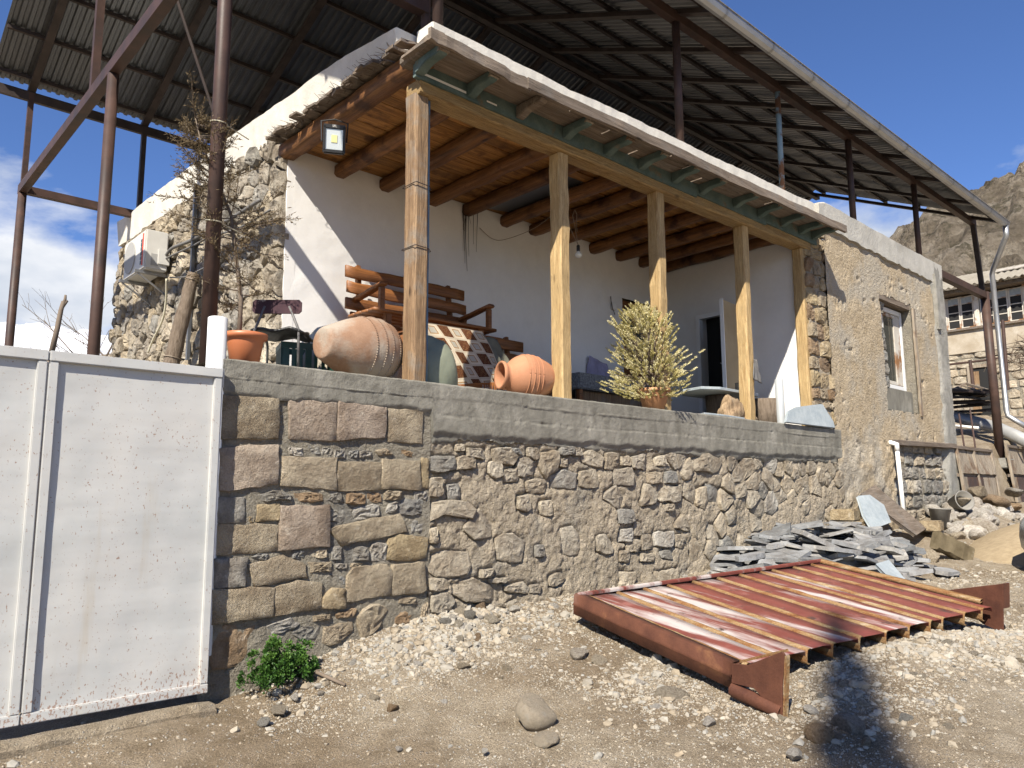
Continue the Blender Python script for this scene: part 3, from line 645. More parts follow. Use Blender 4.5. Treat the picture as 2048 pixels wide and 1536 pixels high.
rub = [((165, 185), (320, 180), (325, 265), (170, 280)), ((330, 185), (440, 180), (435, 255), (325, 262)), ((540, 140), (640, 130), (690, 185), (660, 238), (550, 222)), ((512, 215), (590, 212), (602, 290), (560, 315), (512, 285)), ((600, 262), (690, 250), (696, 330), (610, 335)),
 ((682, 205), (760, 185), (802, 240), (780, 298), (690, 302)), ((740, 135), (815, 130), (818, 180), (790, 205), (745, 180)), ((806, 165), (922, 150), (915, 250), (855, 315), (812, 240)), ((740, 330), (800, 305), (862, 330), (850, 400), (745, 395)), ((880, 300), (950, 262), (1025, 290), (1020, 372), (885, 370)), ((922, 195), (980, 190), (985, 245), (925, 248)),
 ((1060, 165), (1120, 140), (1185, 190), (1170, 250), (1065, 225)), ((1192, 165), (1280, 160), (1280, 255), (1195, 262)), ((1292, 185), (1340, 180), (1342, 240), (1290, 238)), ((1346, 180), (1440, 165), (1472, 220), (1450, 262), (1350, 255)), ((1482, 190), (1540, 178), (1562, 235), (1490, 242)), ((1700, 190), (1800, 165), (1882, 220), (1860, 280), (1705, 260)),
 ((680, 415), (745, 405), (765, 490), (740, 510), (682, 495)), ((820, 445), (885, 438), (892, 530), (825, 528)), ((160, 450), (340, 432), (425, 490), (400, 545), (230, 520), (160, 570)), ((165, 605), (208, 600), (212, 690), (168, 690)), ((150, 760), (260, 730), (385, 745), (392, 830), (330, 892), (155, 870)),
 ((165, 315), (232, 308), (240, 415), (168, 425)), ((275, 345), (335, 338), (340, 430), (275, 432)), ((540, 660), (640, 635), (725, 680), (700, 800), (560, 790)), ((1042, 265), (1150, 258), (1148, 360), (1045, 362)), ((1262, 495), (1345, 488), (1355, 570), (1265, 575)), ((1540, 465), (1600, 462), (1602, 500), (1545, 505)),
 ((1272, 605), (1350, 600), (1352, 680), (1275, 685)), ((1358, 570), (1422, 575), (1420, 645), (1362, 645)), ((1480, 625), (1590, 618), (1592, 710), (1485, 712)), ((1600, 640), (1650, 645), (1648, 720), (1602, 715)), ((1402, 645), (1475, 645), (1478, 728), (1400, 735)), ((1135, 650), (1200, 635), (1242, 690), (1235, 752), (1140, 745)),
 ((1312, 675), (1392, 670), (1390, 740), (1315, 742)), ((1270, 735), (1330, 730), (1330, 800), (1272, 802)), ((1400, 752), (1475, 748), (1478, 800), (1402, 802)), ((1512, 735), (1580, 730), (1580, 782), (1515, 782)), ((940, 600), (1000, 585), (1042, 640), (1040, 760), (945, 760)), ((780, 705), (830, 700), (832, 770), (782, 772)),
 ((862, 880), (930, 858), (962, 900), (900, 945), (858, 940)), ((592, 930), (700, 918), (742, 950), (730, 985), (600, 975)), ((285, 920), (420, 895), (560, 940), (580, 1030), (420, 1045), (300, 1000)), ((170, 1000), (260, 978), (312, 1020), (290, 1092), (172, 1095)), ((160, 895), (265, 890), (272, 965), (165, 970)), ((452, 842), (530, 840), (532, 888), (455, 892)), ((502, 895), (600, 890), (602, 920), (505, 922)), ((742, 932), (802, 930), (800, 980), (745, 982)),
 ((1502, 355), (1640, 350), (1642, 445), (1505, 452)), ((1442, 275), (1530, 270), (1532, 342), (1445, 345)), ((1242, 258), (1350, 250), (1352, 350), (1245, 352)), ((1542, 275), (1612, 270), (1612, 340), (1545, 342)), ((600, 130), (690, 140), (720, 170), (640, 165)), ((925, 132), (1010, 128), (1012, 175), (930, 178)), ((1010, 130), (1060, 135), (1058, 178), (1012, 180)), ((320, 115), (370, 110), (372, 150), (322, 155)), ((380, 135), (500, 130), (505, 200), (385, 190))]
cent = []; polys = []
def creviced(x, z):
    """the mud facing sinks into a crevice along the outline of every stone"""
    h = rub_h(x, z); us, vs = x[0], z[:, 0]; G = .034*vn(x*9, z*9, 207)+.006*(vn(x*2, z*2, 209) > .5)
    for P in polys:
        P = np.array(P); lo = P.min(0)-.05; hi = P.max(0)+.05
        i0, i1 = np.searchsorted(us, [lo[0], hi[0]]); j0, j1 = np.searchsorted(vs, [lo[1], hi[1]])
        if i1-i0 < 1 or j1-j0 < 1: continue
        X = x[j0:j1, i0:i1]; Z = z[j0:j1, i0:i1]; d = np.full(X.shape, 9.0); ins = np.zeros(X.shape, bool)
        for k in range(len(P)):
            A_, B_ = P[k], P[(k+1) % len(P)]; e = B_-A_; t = np.clip(((X-A_[0])*e[0]+(Z-A_[1])*e[1])/(e@e+1e-9), 0, 1); d = np.minimum(d, np.hypot(X-A_[0]-t*e[0], Z-A_[1]-t*e[1]))
            ins ^= ((A_[1] > Z) != (B_[1] > Z)) & (X < (B_[0]-A_[0])*(Z-A_[1])/(B_[1]-A_[1]+1e-12)+A_[0])
        h[j0:j1, i0:i1] -= np.where(ins, .03, G[j0:j1, i0:i1]*np.exp(-(d/.016)**2))
    return h
for i, pts in enumerate(rub):
    poly = px_poly([R4(*p) for p in pts], 'Y', 0, (0, 0, 0), FX, FY); cx = sum(p[0] for p in poly)/len(poly); cz = sum(p[1] for p in poly)/len(poly)
    cent.append((cx, cz, max(abs(p[0]-cx)+abs(p[1]-cz) for p in poly)*.75))
    h = float(rub_h(np.array(cx), np.array(cz))); polys.append(poly)
    inset_stone(poly, (0, -h*.9, 0), FX, FY, FZ, random.uniform(.012, .032), 100+i, 'stone', MT[random.choice(['rubble', 'rubble', 'rubble', 'rubble', 'grey'])], terr, back=.08, rough=.006)
rg = random.Random(5); bx = (3.74, 11.0, .55, 2.04)
pts = scatter(bx, .19, rg, 14)
cells = voronoi(pts, bx); k = 0
for p, c in zip(pts, cells):
    if len(c) < 3 or p[1] < base_z(p[0])-.12: continue
    if any((p[0]-a[0])**2+(p[1]-a[1])**2 < (a[2]+.05)**2 for a in cent): continue
    show = .38 if p[1] < 1.55 else .97
    if p[0] > 9.3: show *= .75
    if rg.random() > show or k > 215: continue
    k += 1; h = float(rub_h(np.array(p[0]), np.array(p[1]))); polys.append(shrink(c, .010))
    inset_stone(shrink(c, .010), (0, -h*.9, 0), FX, FY, FZ, rg.uniform(.0, .028), 300+k, 'stone', MT[rg.choice(['rubble']*7+['grey'])], terr, back=.08, n=10, rough=.006)
relief('mud_facing', 3.70, 11.05, .25, 2.10, .016, creviced, front, MT['mudmortar'], terr)
# ---------------------------------------------------------------- the house
house = thing('stone_house', (3.6, .3, 2.5), 'low stone house with timber porch, white plaster back wall and mud-plastered wing', 'house')
def zr(x): return .125*max(0.0, x-5.3)/4.7
def lumpy(s, amp): return lambda u, v: amp*fbm(u*2.2, v*2.2, 4, s)+amp*.35*fbm(u*9, v*9, 3, s+3)
relief('porch_back_wall', 3.70, 10.36, 2.49, 5.42, .05, lumpy(80, .012), lambda u, v, h: (u, 2.45-h, v), MT['whitewall'], house, hole=lambda u, v: (u > 9.22) & (u < 10.02) & (v < 4.62))
relief('porch_end_wall', .12, 2.47, 2.49, 5.42, .03, lumpy(84, .010), lambda u, v, h: (10.35-h, u, v), MT['whitewall'], house, hole=lambda u, v: (u > .97) & (u < 1.83) & (v < 4.37))
core = MB(); core.mm(3.72, 9.1, 2.52, 8.05, 2.3, 5.4); core.mm(9.1, 10.5, 2.85, 8.05, 2.3, 5.4); core.mm(10.62, 15.5, .42, 8.05, .7, 5.42); core.build('wall_core', MT['mudmortar'], house)
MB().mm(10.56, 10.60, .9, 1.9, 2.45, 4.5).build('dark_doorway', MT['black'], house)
MB().mm(10.37, 15.0, .13, .40, 5.0, 5.40).mm(10.52, 12.5, .13, .40, .8, 5.0).mm(14.2, 15.5, .13, .40, .8, 5.0).build('wing_wall_core', MT['mudmortar'], house)
rv = MB(); rv.mm(10.37, 10.555, .90, .965, 2.5, 4.44); rv.mm(10.37, 10.555, 1.835, 1.90, 2.5, 4.44); rv.mm(10.37, 10.555, .965, 1.835, 4.38, 4.44); rv.build('door_reveal', MT['whitewall'], house)
# side wall of rubble stone
SU, SV, SN = (0, 1, 0), (0, 0, 1), (-1, 0, 0)
side = relief('side_wall', 2.47, 8.25, 2.35, 5.62, .035, lambda u, v: -.02+.03*fbm(u*3, v*3, 4, 91)+.02*ridged(u*11, v*11, 3, 95), lambda u, v, h: (3.6-h, u, v), MT['mudmortar'], house)
MB().mm(3.66, 3.9, 8.0, 8.22, 2.3, 5.6).build('wall_end', MT['mudmortar'], house)
MB().mm(3.62, 3.74, 2.453, 2.52, 2.4, 5.5).build('plaster_corner', MT['whitewall'], house)
rg = random.Random(11); bx = (2.46, 8.3, 2.55, 5.56); pts = scatter(bx, .215, rg, 12); k = 0
for p, c in zip(pts, voronoi(pts, bx)):
    if len(c) < 3: continue
    k += 1
    inset_stone(shrink(c, rg.uniform(.004, .018)), (3.6, 0, 0), SU, SV, SN, rg.uniform(.03, .09), 600+k, 'stone', MT[rg.choice(['side', 'side', 'side', 'side', 'grey'])], side, back=.06, n=10, rough=.018)
# parapets: a strip of four-cornered rings with uneven edges
def strip(name, ring, ts, mat, parent, amp=.012, seed=0):
    rg = random.Random(seed); V = []; Fs = []
    for i, t in enumerate(ts):
        for p in ring(t): V.append([c+rg.uniform(-amp, amp) for c in p])
    m = len(ring(ts[0]))
    for i in range(len(ts)-1):
        for k in range(m): k2 = (k+1) % m; Fs.append((i*m+k, i*m+k2, (i+1)*m+k2, (i+1)*m+k))
    Fs.append(tuple(range(m))); Fs.append(tuple((len(ts)-1)*m+k for k in range(m-1, -1, -1)))
    mb = MB(); mb.add(V, Fs); return mb.build(name, mat, parent, False)
def fpar(x):
    zt = np.interp(x, [3.6, 4.5, 5.7, 7.7, 9.7, 10.7], [5.66, 5.67, 5.69, 5.745, 5.80, 5.82]); zb = 5.205+zr(x); j = .03*float(fbm(np.array(x*2.3), np.array(.5), 4, 3)); e = .015
    return [(x, .02, zb), (x, .0, zt-e+j), (x, e*2, zt+j), (x, .24, zt+j), (x, .26, zb)]
strip('parapet', fpar, np.linspace(3.72, 10.66, 90), MT['parapet'], house, .0025, 1)
def wpar(x):
    zt = np.interp(x, [10.6, 10.9, 12, 15.7], [5.80, 5.88, 5.87, 5.86]); j = .02*float(fbm(np.array(x*2.3), np.array(7.5), 4, 3)); b = 5.50-.012*(x-10.6)+.05*float(fbm(np.array(x*5), np.array(3.5), 4, 9))
    return [(x, -.05, b), (x, -.065, zt-.02+j), (x, -.04, zt+j), (x, .24, zt+j), (x, .26, b)]
strip('parapet', wpar, np.linspace(10.68, 15.62, 50), MT['greyparapet'], house, .0025, 2)
def spar(y):
    zt = np.interp(y, [.1, 1.2, 4, 8.2], [5.62, 5.76, 5.91, 6.02]); j = .025*float(fbm(np.array(y*2.3), np.array(2.5), 4, 3)); b = np.interp(y, [0, 2.4, 8.2], [5.42, 5.47, 5.60])+.035*float(fbm(np.array(y*4), np.array(5.5), 4, 13))
    return [(3.55, y, b), (3.50, y, zt-.02+j), (3.53, y, zt+j), (3.78, y, zt+j), (3.80, y, b)]
strip('parapet', spar, np.linspace(.28, 8.2, 90), MT['parapet'], house, .0025, 3)
MB().mm(3.81, 15.5, .27, 8.0, 5.43, 5.50).build('flat_roof', MT['greyconcrete'], house)
# porch timber
XC = [3.66, 5.38, 6.97, 8.77, 10.33]
for i, x in enumerate(XC):
    zt = 4.97+zr(x)*.8; lean = [(-.02), .0, .0, .03, .0][i]
    if i == 0:
        c = MB().timber((x-.03, .10, 2.5), (x-.015, .12, 4.965), .15, .165, 14, .004, .16, 40, up=(0, 1, 0)).build('column', MT['oldcolumn'], house); tag(c, 'weathered brown column with a blue painted back edge')
        MB().timber((x+.066, .13, 2.5), (x+.076, .14, 5.0), .03, .13, 10, .003, .1, 41, up=(0, 1, 0)).build('blue_edge', MT['blueold'], c, True)
        for z in (3.62, 4.16): MB().tube([(x-.103, .026, z), (x-.09, .016, z+.006), (x+.04, .016, z), (x+.094, .06, z-.004), (x+.094, .2, z), (x-.103, .2, z), (x-.103, .026, z)], .004, 5).build('tie_wire', MT['darksteel'], c)
    else:
        MB().timber((x-lean, .12, 2.5), (x+lean*.6, .12, zt), .142, .155, 16, .005, .13, 40+i, up=(0, 1, 0)).build('column', MT['column'], house)
MB().timber((3.585, .10, 5.018), (7.3, .10, 5.018+zr(7.3)*.8), .20, .125, 20, .004, .10, 50).timber((7.3, .10, 5.018+zr(7.3)*.8), (10.46, .10, 5.018+zr(10.4)*.8), .20, .125, 18, .004, .10, 51).build('beam', MT['beam'], house)
MB().timber((3.62, -.05, 5.27), (3.62, 2.5, 5.27), .17, .17, 14, .007, .15, 52).build('end_beam', MT['joist'], house, True)
XJ = [4.25, 4.85, 5.55, 6.10, 6.75, 7.29, 7.90, 8.54, 9.15, 9.72, 10.2]
for i, x in enumerate(XJ): MB().timber((x, .2, 5.235+zr(x)*.4), (x, 2.55, 5.235+zr(x)*.3), .15, .15, 10, .008, .2, 60+i).build('joist', MT['joist'], house, True)
ceil = thing('porch_ceiling', (6.9, 1.3, 5.3), None, None); ceil.parent = house; ceil.location = [a-b for a, b in zip((6.9, 1.3, 5.3), org(house))]
rg = random.Random(3); y = .17
while y < 2.44:
    wd = rg.uniform(.13, .19); x = 3.56; row_end = 10.35
    cuts = [3.56]+sorted(rg.sample([4.85, 5.55, 6.10, 6.75, 7.29, 7.90, 8.54, 9.15], 3))+[10.34]
    for a, b in zip(cuts[:-1], cuts[1:]):
        if y > .8 and y < 2.2 and a < 6.7 and b > 6.1:      # boards missing over one bay
            segs = [(a, 6.12)] if a < 6.0 else []
            if b > 6.8: segs.append((6.74, b))
        else: segs = [(a, b)]
        for (p, q) in segs:
            z = 5.318+zr((p+q)/2)*.35+rg.uniform(-.003, .003)
            MB().mm(p+.003, q-.003, y+.002, min(y+wd, 2.445)-.003, z, z+.022).build('ceiling_board', MT['ceilwood'], ceil)
    y += wd
MB().add([(6.02, 1.1, 5.345), (6.82, .95, 5.36), (6.80, 2.3, 5.335), (6.06, 2.42, 5.30)], [(0, 1, 2, 3)]).build('patch_sheet', MT['galv'], ceil)
st = MB(); rg = random.Random(8)
for k in range(9):
    x = 6.02+rg.uniform(0, .28); L_ = rg.uniform(.15, .9); st.tube([(x, 2.436, 5.30), (x+rg.uniform(-.02, .02), 2.434, 5.30-L_*.5), (x+rg.uniform(-.03, .03), 2.434, 5.30-L_)], [.006, .004, .002], 4)
st.build('hanging_roots', MT['darksteel'], house)
# frieze, brackets, soffit, fascia
fr = MB()
for a, b in ((3.52, 5.6), (5.6, 7.6), (7.6, 9.2), (9.2, 10.62)): fr.mm(a, b-.004, -.025, .015, 5.06+zr((a+b)/2)*.8, 5.21+zr((a+b)/2))
fr.build('frieze_board', MT['bluepaint'], house)
MB().mm(4.02-.45, 4.06, -.0285, -.0255, 5.10, 5.12).mm(4.30, 4.42, -.0285, -.0255, 5.11, 5.125).build('paper_strip', MT['plastic_white'], house)
XB = [3.55, 4.11, 4.70, 5.33, 5.95, 6.52, 7.13, 7.68, 8.42, 9.0, 9.6, 10.12, 10.5]
prof = [(.0, .0), (-.05, .015), (-.10, .05), (-.15, .075), (-.21, .08), (-.27, .075), (-.315, .085), (-.34, .115), (-.345, .2), (.0, .2)]
for i, x in enumerate(XB):
    rg = random.Random(i); L_ = rg.uniform(.94, 1.03)
    b = MB().prism([(p[0]*L_-.027, p[1]*.58) for p in prof], (x-.045, 0, 5.078+zr(x)), (0, 1, 0), (0, 0, 1), (1, 0, 0), .09).build('bracket', MT['fascia' if i == 2 else 'bluepaint'], house, bevel=.006)
    if i not in (2,): MB().prism([(-.30*L_, .058), (-.347*L_-.004, .061), (-.349*L_-.004, .112), (-.335*L_, .112)], (x-.048, -.027, 5.078+zr(x)), (0, 1, 0), (0, 0, 1), (1, 0, 0), .096).build('bracket_tip', MT['greywood'], b)
for j, (ya, yb) in enumerate(((-.40, -.283), (-.289, -.163), (-.169, .035))):
    cuts = [3.40, 5.1+j*.6, 6.7+j*.4, 8.6+j*.3, 10.62]
    for a, b in zip(cuts[:-1], cuts[1:]): MB().timber((a+.01, (ya+yb)/2, 5.207+zr(a)), (b-.01, (ya+yb)/2+.008, 5.207+zr(b)), yb-ya-.004, .022, 8, .0015, .1, 70+j).build('soffit_board', MT['fascia'], house)
for i, (a, b) in enumerate(((3.38, 4.47), (4.43, 7.45), (7.42, 10.72))):
    MB().timber((a, -.40-.012*(i % 2), 5.178+zr(a)+(.03 if i == 0 else 0)), (b, -.40-.012*(i % 2), 5.178+zr(b)+(.0 if i else -.01)), .04, .105, 14, .006, .1, 80+i).build('fascia_board', MT['fascia'], house)
MB().timber((3.50, -.38, 5.25), (3.50, .1, 5.22), .12, .09, 4, .006, .2, 88).build('eave_end', MT['fascia'], house)
rg = random.Random(4)
for k in range(22):
    y = .10+k*.112; MB().timber((3.44+rg.uniform(-.07, .05), y+rg.uniform(-.03, .03), 5.385+rg.uniform(-.03, .01)), (3.68, y+rg.uniform(-.04, .04), 5.40), rg.uniform(.10, .17), .024, 4, .009, .1, 90+k).build('eave_board', MT['fascia'], house)
fl = thing('wall_debris', (3.5, 1.2, 5.4), None, None); fl.parent = house; fl.location = [a-b for a, b in zip((3.5, 1.2, 5.4), org(house))]
mb = MB()
for k in range(190):
    y = rg.uniform(.2, 2.5); p = Vector((3.50, y, 5.40)); q = p+Vector((rg.uniform(-.16, -.02), rg.uniform(-.08, .08), rg.uniform(-.10, .05))); mb.tube([p, q], [.004, .002], 4)
tag(mb.build('reed_ends', MT['drybranch'], fl), kind='stuff')

# the wing: mud plaster with a window
HX0, HX1, HZ0, HZ1 = 12.76, 14.05, 2.93, 4.83
def whole(u, v):
    e = .05*fbm(u*7, v*7, 3, 131); return (u > HX0+e*.9) & (u < HX1-.015) & (v > HZ0+e*.6) & (v < HZ1+e)
def mud_h(x, z):
    h = .022*fbm(x*1.1, z*1.1, 3, 101)+.006*fbm(x*6, z*6, 4, 105)+.004*fbm(x*18, z*18, 2, 109)
    low = 1-sst(2.1, 2.7, z); h = h+low*(.05*fbm(x*4, z*4, 4, 113))
    return .015+h-.025*sst(.78, .86, vn(x*4.3, z*4.3, 117)*.6+vn(x*15, z*15, 118)*.4)
wing = relief('wing_wall', 10.86, 15.25, .8, 5.56, .022, mud_h, front, MT['mud'], house, hole=lambda u, v: whole(u, v) | ((u > 12.86+.08*fbm(u*5, v*5, 3, 3)) & (v < 2.40+.06*fbm(u*6, v*6, 3, 4))))
relief('wing_base_wall', 12.7, 15.45, .8, 2.5, .03, lambda x, z: -.045+.03*fbm(x*4, z*4, 4, 121)+.02*ridged(x*12, z*12, 3, 125), front, MT['mortar'], house)
rg = random.Random(31); z = 1.15; k = 0
while z < 2.3:
    hgt = rg.uniform(.2, .27); x = 12.95+rg.uniform(-.1, .05)
    while x < 15.3:
        wd = rg.uniform(.28, .5)
        inset_stone([(x+.02, z+.02), (x+wd-.02, z+.02), (x+wd-.02, z+hgt-.02), (x+.02, z+hgt-.02)], (0, .02, 0), FX, FY, FZ, rg.uniform(.01, .04), 900+k, 'stone', MT[rg.choice(['grey', 'grey', 'rubble'])], house, rough=.012); x += wd; k += 1
    z += hgt
MB().timber((12.72, -.03, 2.40), (15.5, -.05, 2.44), .10, .085, 10, .006, .1, 130).build('wood_lintel', MT['fascia'], house)
# stone quoins left of the plaster
MB().mm(10.36, 10.90, .03, .125, 2.4, 5.45).build('quoin_mortar', MT['mudmortar'], house)
z = 2.55; k = 0
while z < 5.42:
    hgt = rg.uniform(.13, .26); x = 10.30
    while x < 10.86:
        wd = min(rg.uniform(.18, .36), 10.93-x)
        if 10.93-x-wd < .1: wd = 10.93-x
        inset_stone([(x+.012, z+.012), (x+wd-.012, z+.012+rg.uniform(-.01, .02)), (x+wd-.012, z+hgt-.012), (x+.012, z+hgt-.012+rg.uniform(-.02, .01))], (0, .03, 0), FX, FY, FZ, rg.uniform(.015, .05), 950+k, 'stone', MT[rg.choice(['yellow', 'yellow', 'tan', 'brown'])], house, rough=.010); x += wd; k += 1
    z += hgt
# grey concrete corner of the wing
def pil_h(x, z): return .05+.012*fbm(x*3, z*3, 4, 141)+.012*ridged(x*12, z*9, 3, 143)-.10*(1-sst(15.02, 15.22, x+.10*fbm(z*2.2, z*0, 4, 149)))
relief('corner_pilaster', 14.95, 15.62, .9, 5.82, .025, pil_h, front, MT['greyconcrete'], house)
MB().mm(15.45, 15.615, -.03, 8.1, .9, 5.6).build('wing_side_wall', MT['greyconcrete'], house)
MB().mm(15.12, 15.24, -.10, -.02, 4.55, 5.6).build('corner_board', MT['greyconcrete'], house, bevel=.008)
# window of the wing
win = thing('window', (13.5, .2, 2.93), None, None); win.parent = house; win.location = [a-b for a, b in zip((13.5, .2, 2.93), org(house))]
fm = MB(); x0, x1, z0, z1 = 13.12, 14.01, 3.33, 4.72
for (a, b, c, d) in ((x0, x0+.07, z0, z1), (x1-.07, x1, z0, z1), (x0+.07, x1-.07, z1-.08, z1), (x0+.07, x1-.07, z0, z0+.07)): fm.mm(a, b, .14, .20, c, d)
fm.build('frame', MT['pvc'], win, bevel=.008)
sm = MB()
for (a, b, c, d) in ((x0+.08, x0+.14, z0+.08, z1-.09), (x1-.34, x1-.08, z0+.08, z1-.09), (x0+.14, x1-.34, z1-.15, z1-.09), (x0+.14, x1-.34, z0+.08, z0+.14)): sm.mm(a, b, .155, .19, c, d)
sm.build('sash', MT['oldwindow'], win, bevel=.006)
MB().mm(x0+.13, x1-.33, .17, .175, z0+.13, z1-.14).build('pane', MT['glass'], win)
MB().mm(12.75, 14.06, .06, .30, 2.93, 3.31).build('sill', MT['concrete'], win, bevel=.012)
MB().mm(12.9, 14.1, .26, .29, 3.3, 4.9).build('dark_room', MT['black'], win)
MB().mm(14.03, 14.075, -.004, .28, 2.95, 4.85).build('reveal', MT['mortar'], win)
MB().mm(12.72, 14.10, .0, .25, 4.745, 4.90).build('head_board', MT['fascia'], win)
MB().timber((14.11, -.035, 2.9), (14.10, -.03, 4.78), .09, .035, 8, .004, .1, 151, up=(0, 1, 0)).build('side_strip', MT['greywood'], win)
for k in range(7):
    z = 3.32+k*.205; inset_stone([(12.74, z), (13.10, z), (13.10, z+.19), (12.74, z+.19)], (0, .10, 0), FX, FY, FZ, .03, 990+k, 'block', MT['grey'], win, n=10)
# door of the end wall, standing open
door = thing('door', (10.35, 1.4, 2.5), None, None); door.parent = house; door.location = [a-b for a, b in zip((10.35, 1.4, 2.5), org(house))]
fm = MB(); fm.mm(10.30, 10.40, .93, 1.0, 2.5, 4.40); fm.mm(10.30, 10.40, 1.80, 1.87, 2.5, 4.40); fm.mm(10.30, 10.40, 1.0, 1.80, 4.33, 4.40); fm.build('frame', MT['pvc'], door, bevel=.006)
th = RAD(97); hx, hy = 10.30, .99; R = Matrix.Rotation(th, 3, 'Z')       # hinged on the near jamb
lf = MB().box(Vector((hx, hy, 3.44))+R @ Vector((0, .40, 0)), (.045, .80, 1.80), R).build('leaf', m_rough('tan_hardboard', (.36, .28, .17), (.43, .34, .215), 3, bs=60, bstr=.05, fine=.05), door, bevel=.004)
MB().box(Vector((hx, hy, 3.44))+R @ Vector((0, .812, 0)), (.05, .022, 1.82), R).build('edge_strip', MT['pvc'], lf)
hp = Vector((hx, hy, 3.42))+R @ Vector((.03, .74, 0))
MB().box(hp, (.012, .04, .24), R).build('lock_plate', MT['aluminium'], lf)
MB().tube([hp, hp+R @ Vector((.05, 0, .02)), hp+R @ Vector((.055, -.11, .02))], .009, 6).build('handle', MT['aluminium'], lf)
# doorway in the back wall
bd = thing('back_door', (9.6, 2.5, 2.5), None, None); bd.parent = house; bd.location = [a-b for a, b in zip((9.6, 2.5, 2.5), org(house))]
m_ = MB(); m_.mm(9.20, 9.29, 2.50, 2.62, 2.5, 4.60); m_.mm(9.95, 10.04, 2.50, 2.62, 2.5, 4.60); m_.mm(9.29, 9.95, 2.50, 2.62, 4.48, 4.60); m_.build('frame', MT['benchwood'], bd)
MB().mm(9.29, 9.95, 2.56, 2.60, 2.5, 4.02).build('leaf', MT['benchwood'], bd)
MB().mm(9.29, 9.95, 2.57, 2.61, 4.03, 4.47).build('transom', MT['cloth_olive'], bd)
hs = [(.06*math.cos(t), .075*math.sin(t)) for t in np.linspace(RAD(-230+180), RAD(50+180), 14)]
MB().tube([(9.62+u, 2.545, 4.38+v) for u, v in hs], .011, 6).build('horseshoe', MT['darksteel'], bd)

# ---------------------------------------------------------------- steel canopy over the house
can = thing('steel_canopy', (2.06, .36, 2.5), 'gabled corrugated steel roof on brown steel posts standing over the house', 'canopy')
XL, XR = 1.56, 18.35; EF = (-.42, 7.29); RG = (3.5, 9.06); ER = (7.55, 7.48)
def sheet(x0, x1, e, r, lift, gap):
    per = .118; prf = [(0, 0), (.045, 0), (.060, .030), (.103, .030)]; us = []; x = x0
    while x < x1:
        for a, h in prf:
            if x+a <= x1+.002: us.append((x+a, h))
        x += per
    d = Vector((0, r[0]-e[0], r[1]-e[1])); Ln = d.length; d.normalize(); nn = Vector((0, -d.z, d.y)); nn = nn if nn.z > 0 else -nn; ts = np.linspace(0, Ln-gap, 6); V = []; Fs = []; n = len(us)
    for t in ts:
        for u, h in us: p = Vector((u, e[0], e[1]))+d*float(t)+nn*(h+lift); V.append(p)
    for j in range(len(ts)-1):
        for i in range(n-1): a = j*n+i; Fs.append((a, a+1, a+n+1, a+n))
    return V, Fs
x = XL; k = 0
while x < XR-.2:
    x1 = min(x+1.062, XR)
    for e, g in ((EF, .05), (ER, .05)):
        V, Fs = sheet(x, x1+.05, e, RG, .075+.004*(k % 2), g); link('roof_sheet', V, Fs, MT['galv'], can)
    x = x1; k += 1
rc = MB(); rc.add([(XL, RG[0]-.24, RG[1]+.035), (XR, RG[0]-.24, RG[1]+.035), (XR, RG[0], RG[1]+.16), (XL, RG[0], RG[1]+.16), (XL, RG[0]+.24, RG[1]+.035), (XR, RG[0]+.24, RG[1]+.035)], [(0, 1, 2, 3), (3, 2, 5, 4)]); rc.build('ridge_cap', MT['galv'], can)
def lerp2(a, b, t): return (a[0]+(b[0]-a[0])*t, a[1]+(b[1]-a[1])*t)
for e in (EF, ER):
    for t in (.04, .22, .40, .58, .76, .95):
        y, z = lerp2(e, RG, t); MB().bar((XL+.02, y, z+.045), (XR-.02, y, z+.045), .05, .05, (0, 0, 1)).build('purlin', MT['darksteel'], can)
XRF = [2.06, 3.62, 5.0, 6.4, 7.52, 8.75, 10.0, 11.1, 12.27, 13.6, 15.05, 16.7, 18.2]
for x in XRF:
    for e in (EF, ER): MB().bar((x, e[0], e[1]-.04), (x, RG[0], RG[1]-.04), .06, .10, (1, 0, 0)).build('rafter', MT['darksteel'], can)
MB().bar((XL, RG[0], RG[1]-.10), (XR, RG[0], RG[1]-.10), .10, .10).build('ridge_beam', MT['darksteel'], can)
MB().bar((XL+.1, .12, 7.41), (XR+.1, .12, 7.41), .10, .12).build('eave_beam', MT['rust'], can)
MB().bar((XL, ER[0]-.05, ER[1]-.12), (XR, ER[0]-.05, ER[1]-.12), .06, .14).build('eave_beam', MT['darksteel'], can)
for x, y, z0 in ((3.85, .12, 5.5), (7.5, .12, 5.6), (12.27, .12, 5.7), (15.05, .12, 5.7)):
    MB().tube([(x, y, z0), (x, y, 7.36)], .05, 12).build('post', MT['rust'], can, True)
tag(MB().tube([(9.96, .12, 5.74), (9.98, .12, 7.36)], .038, 12).build('post', MT['blueflake'], can, True), 'thin post with flaking pale blue paint')
MB().mm(9.85, 10.07, .02, .22, 5.745, 5.765).build('base_plate', MT['rust'], can)
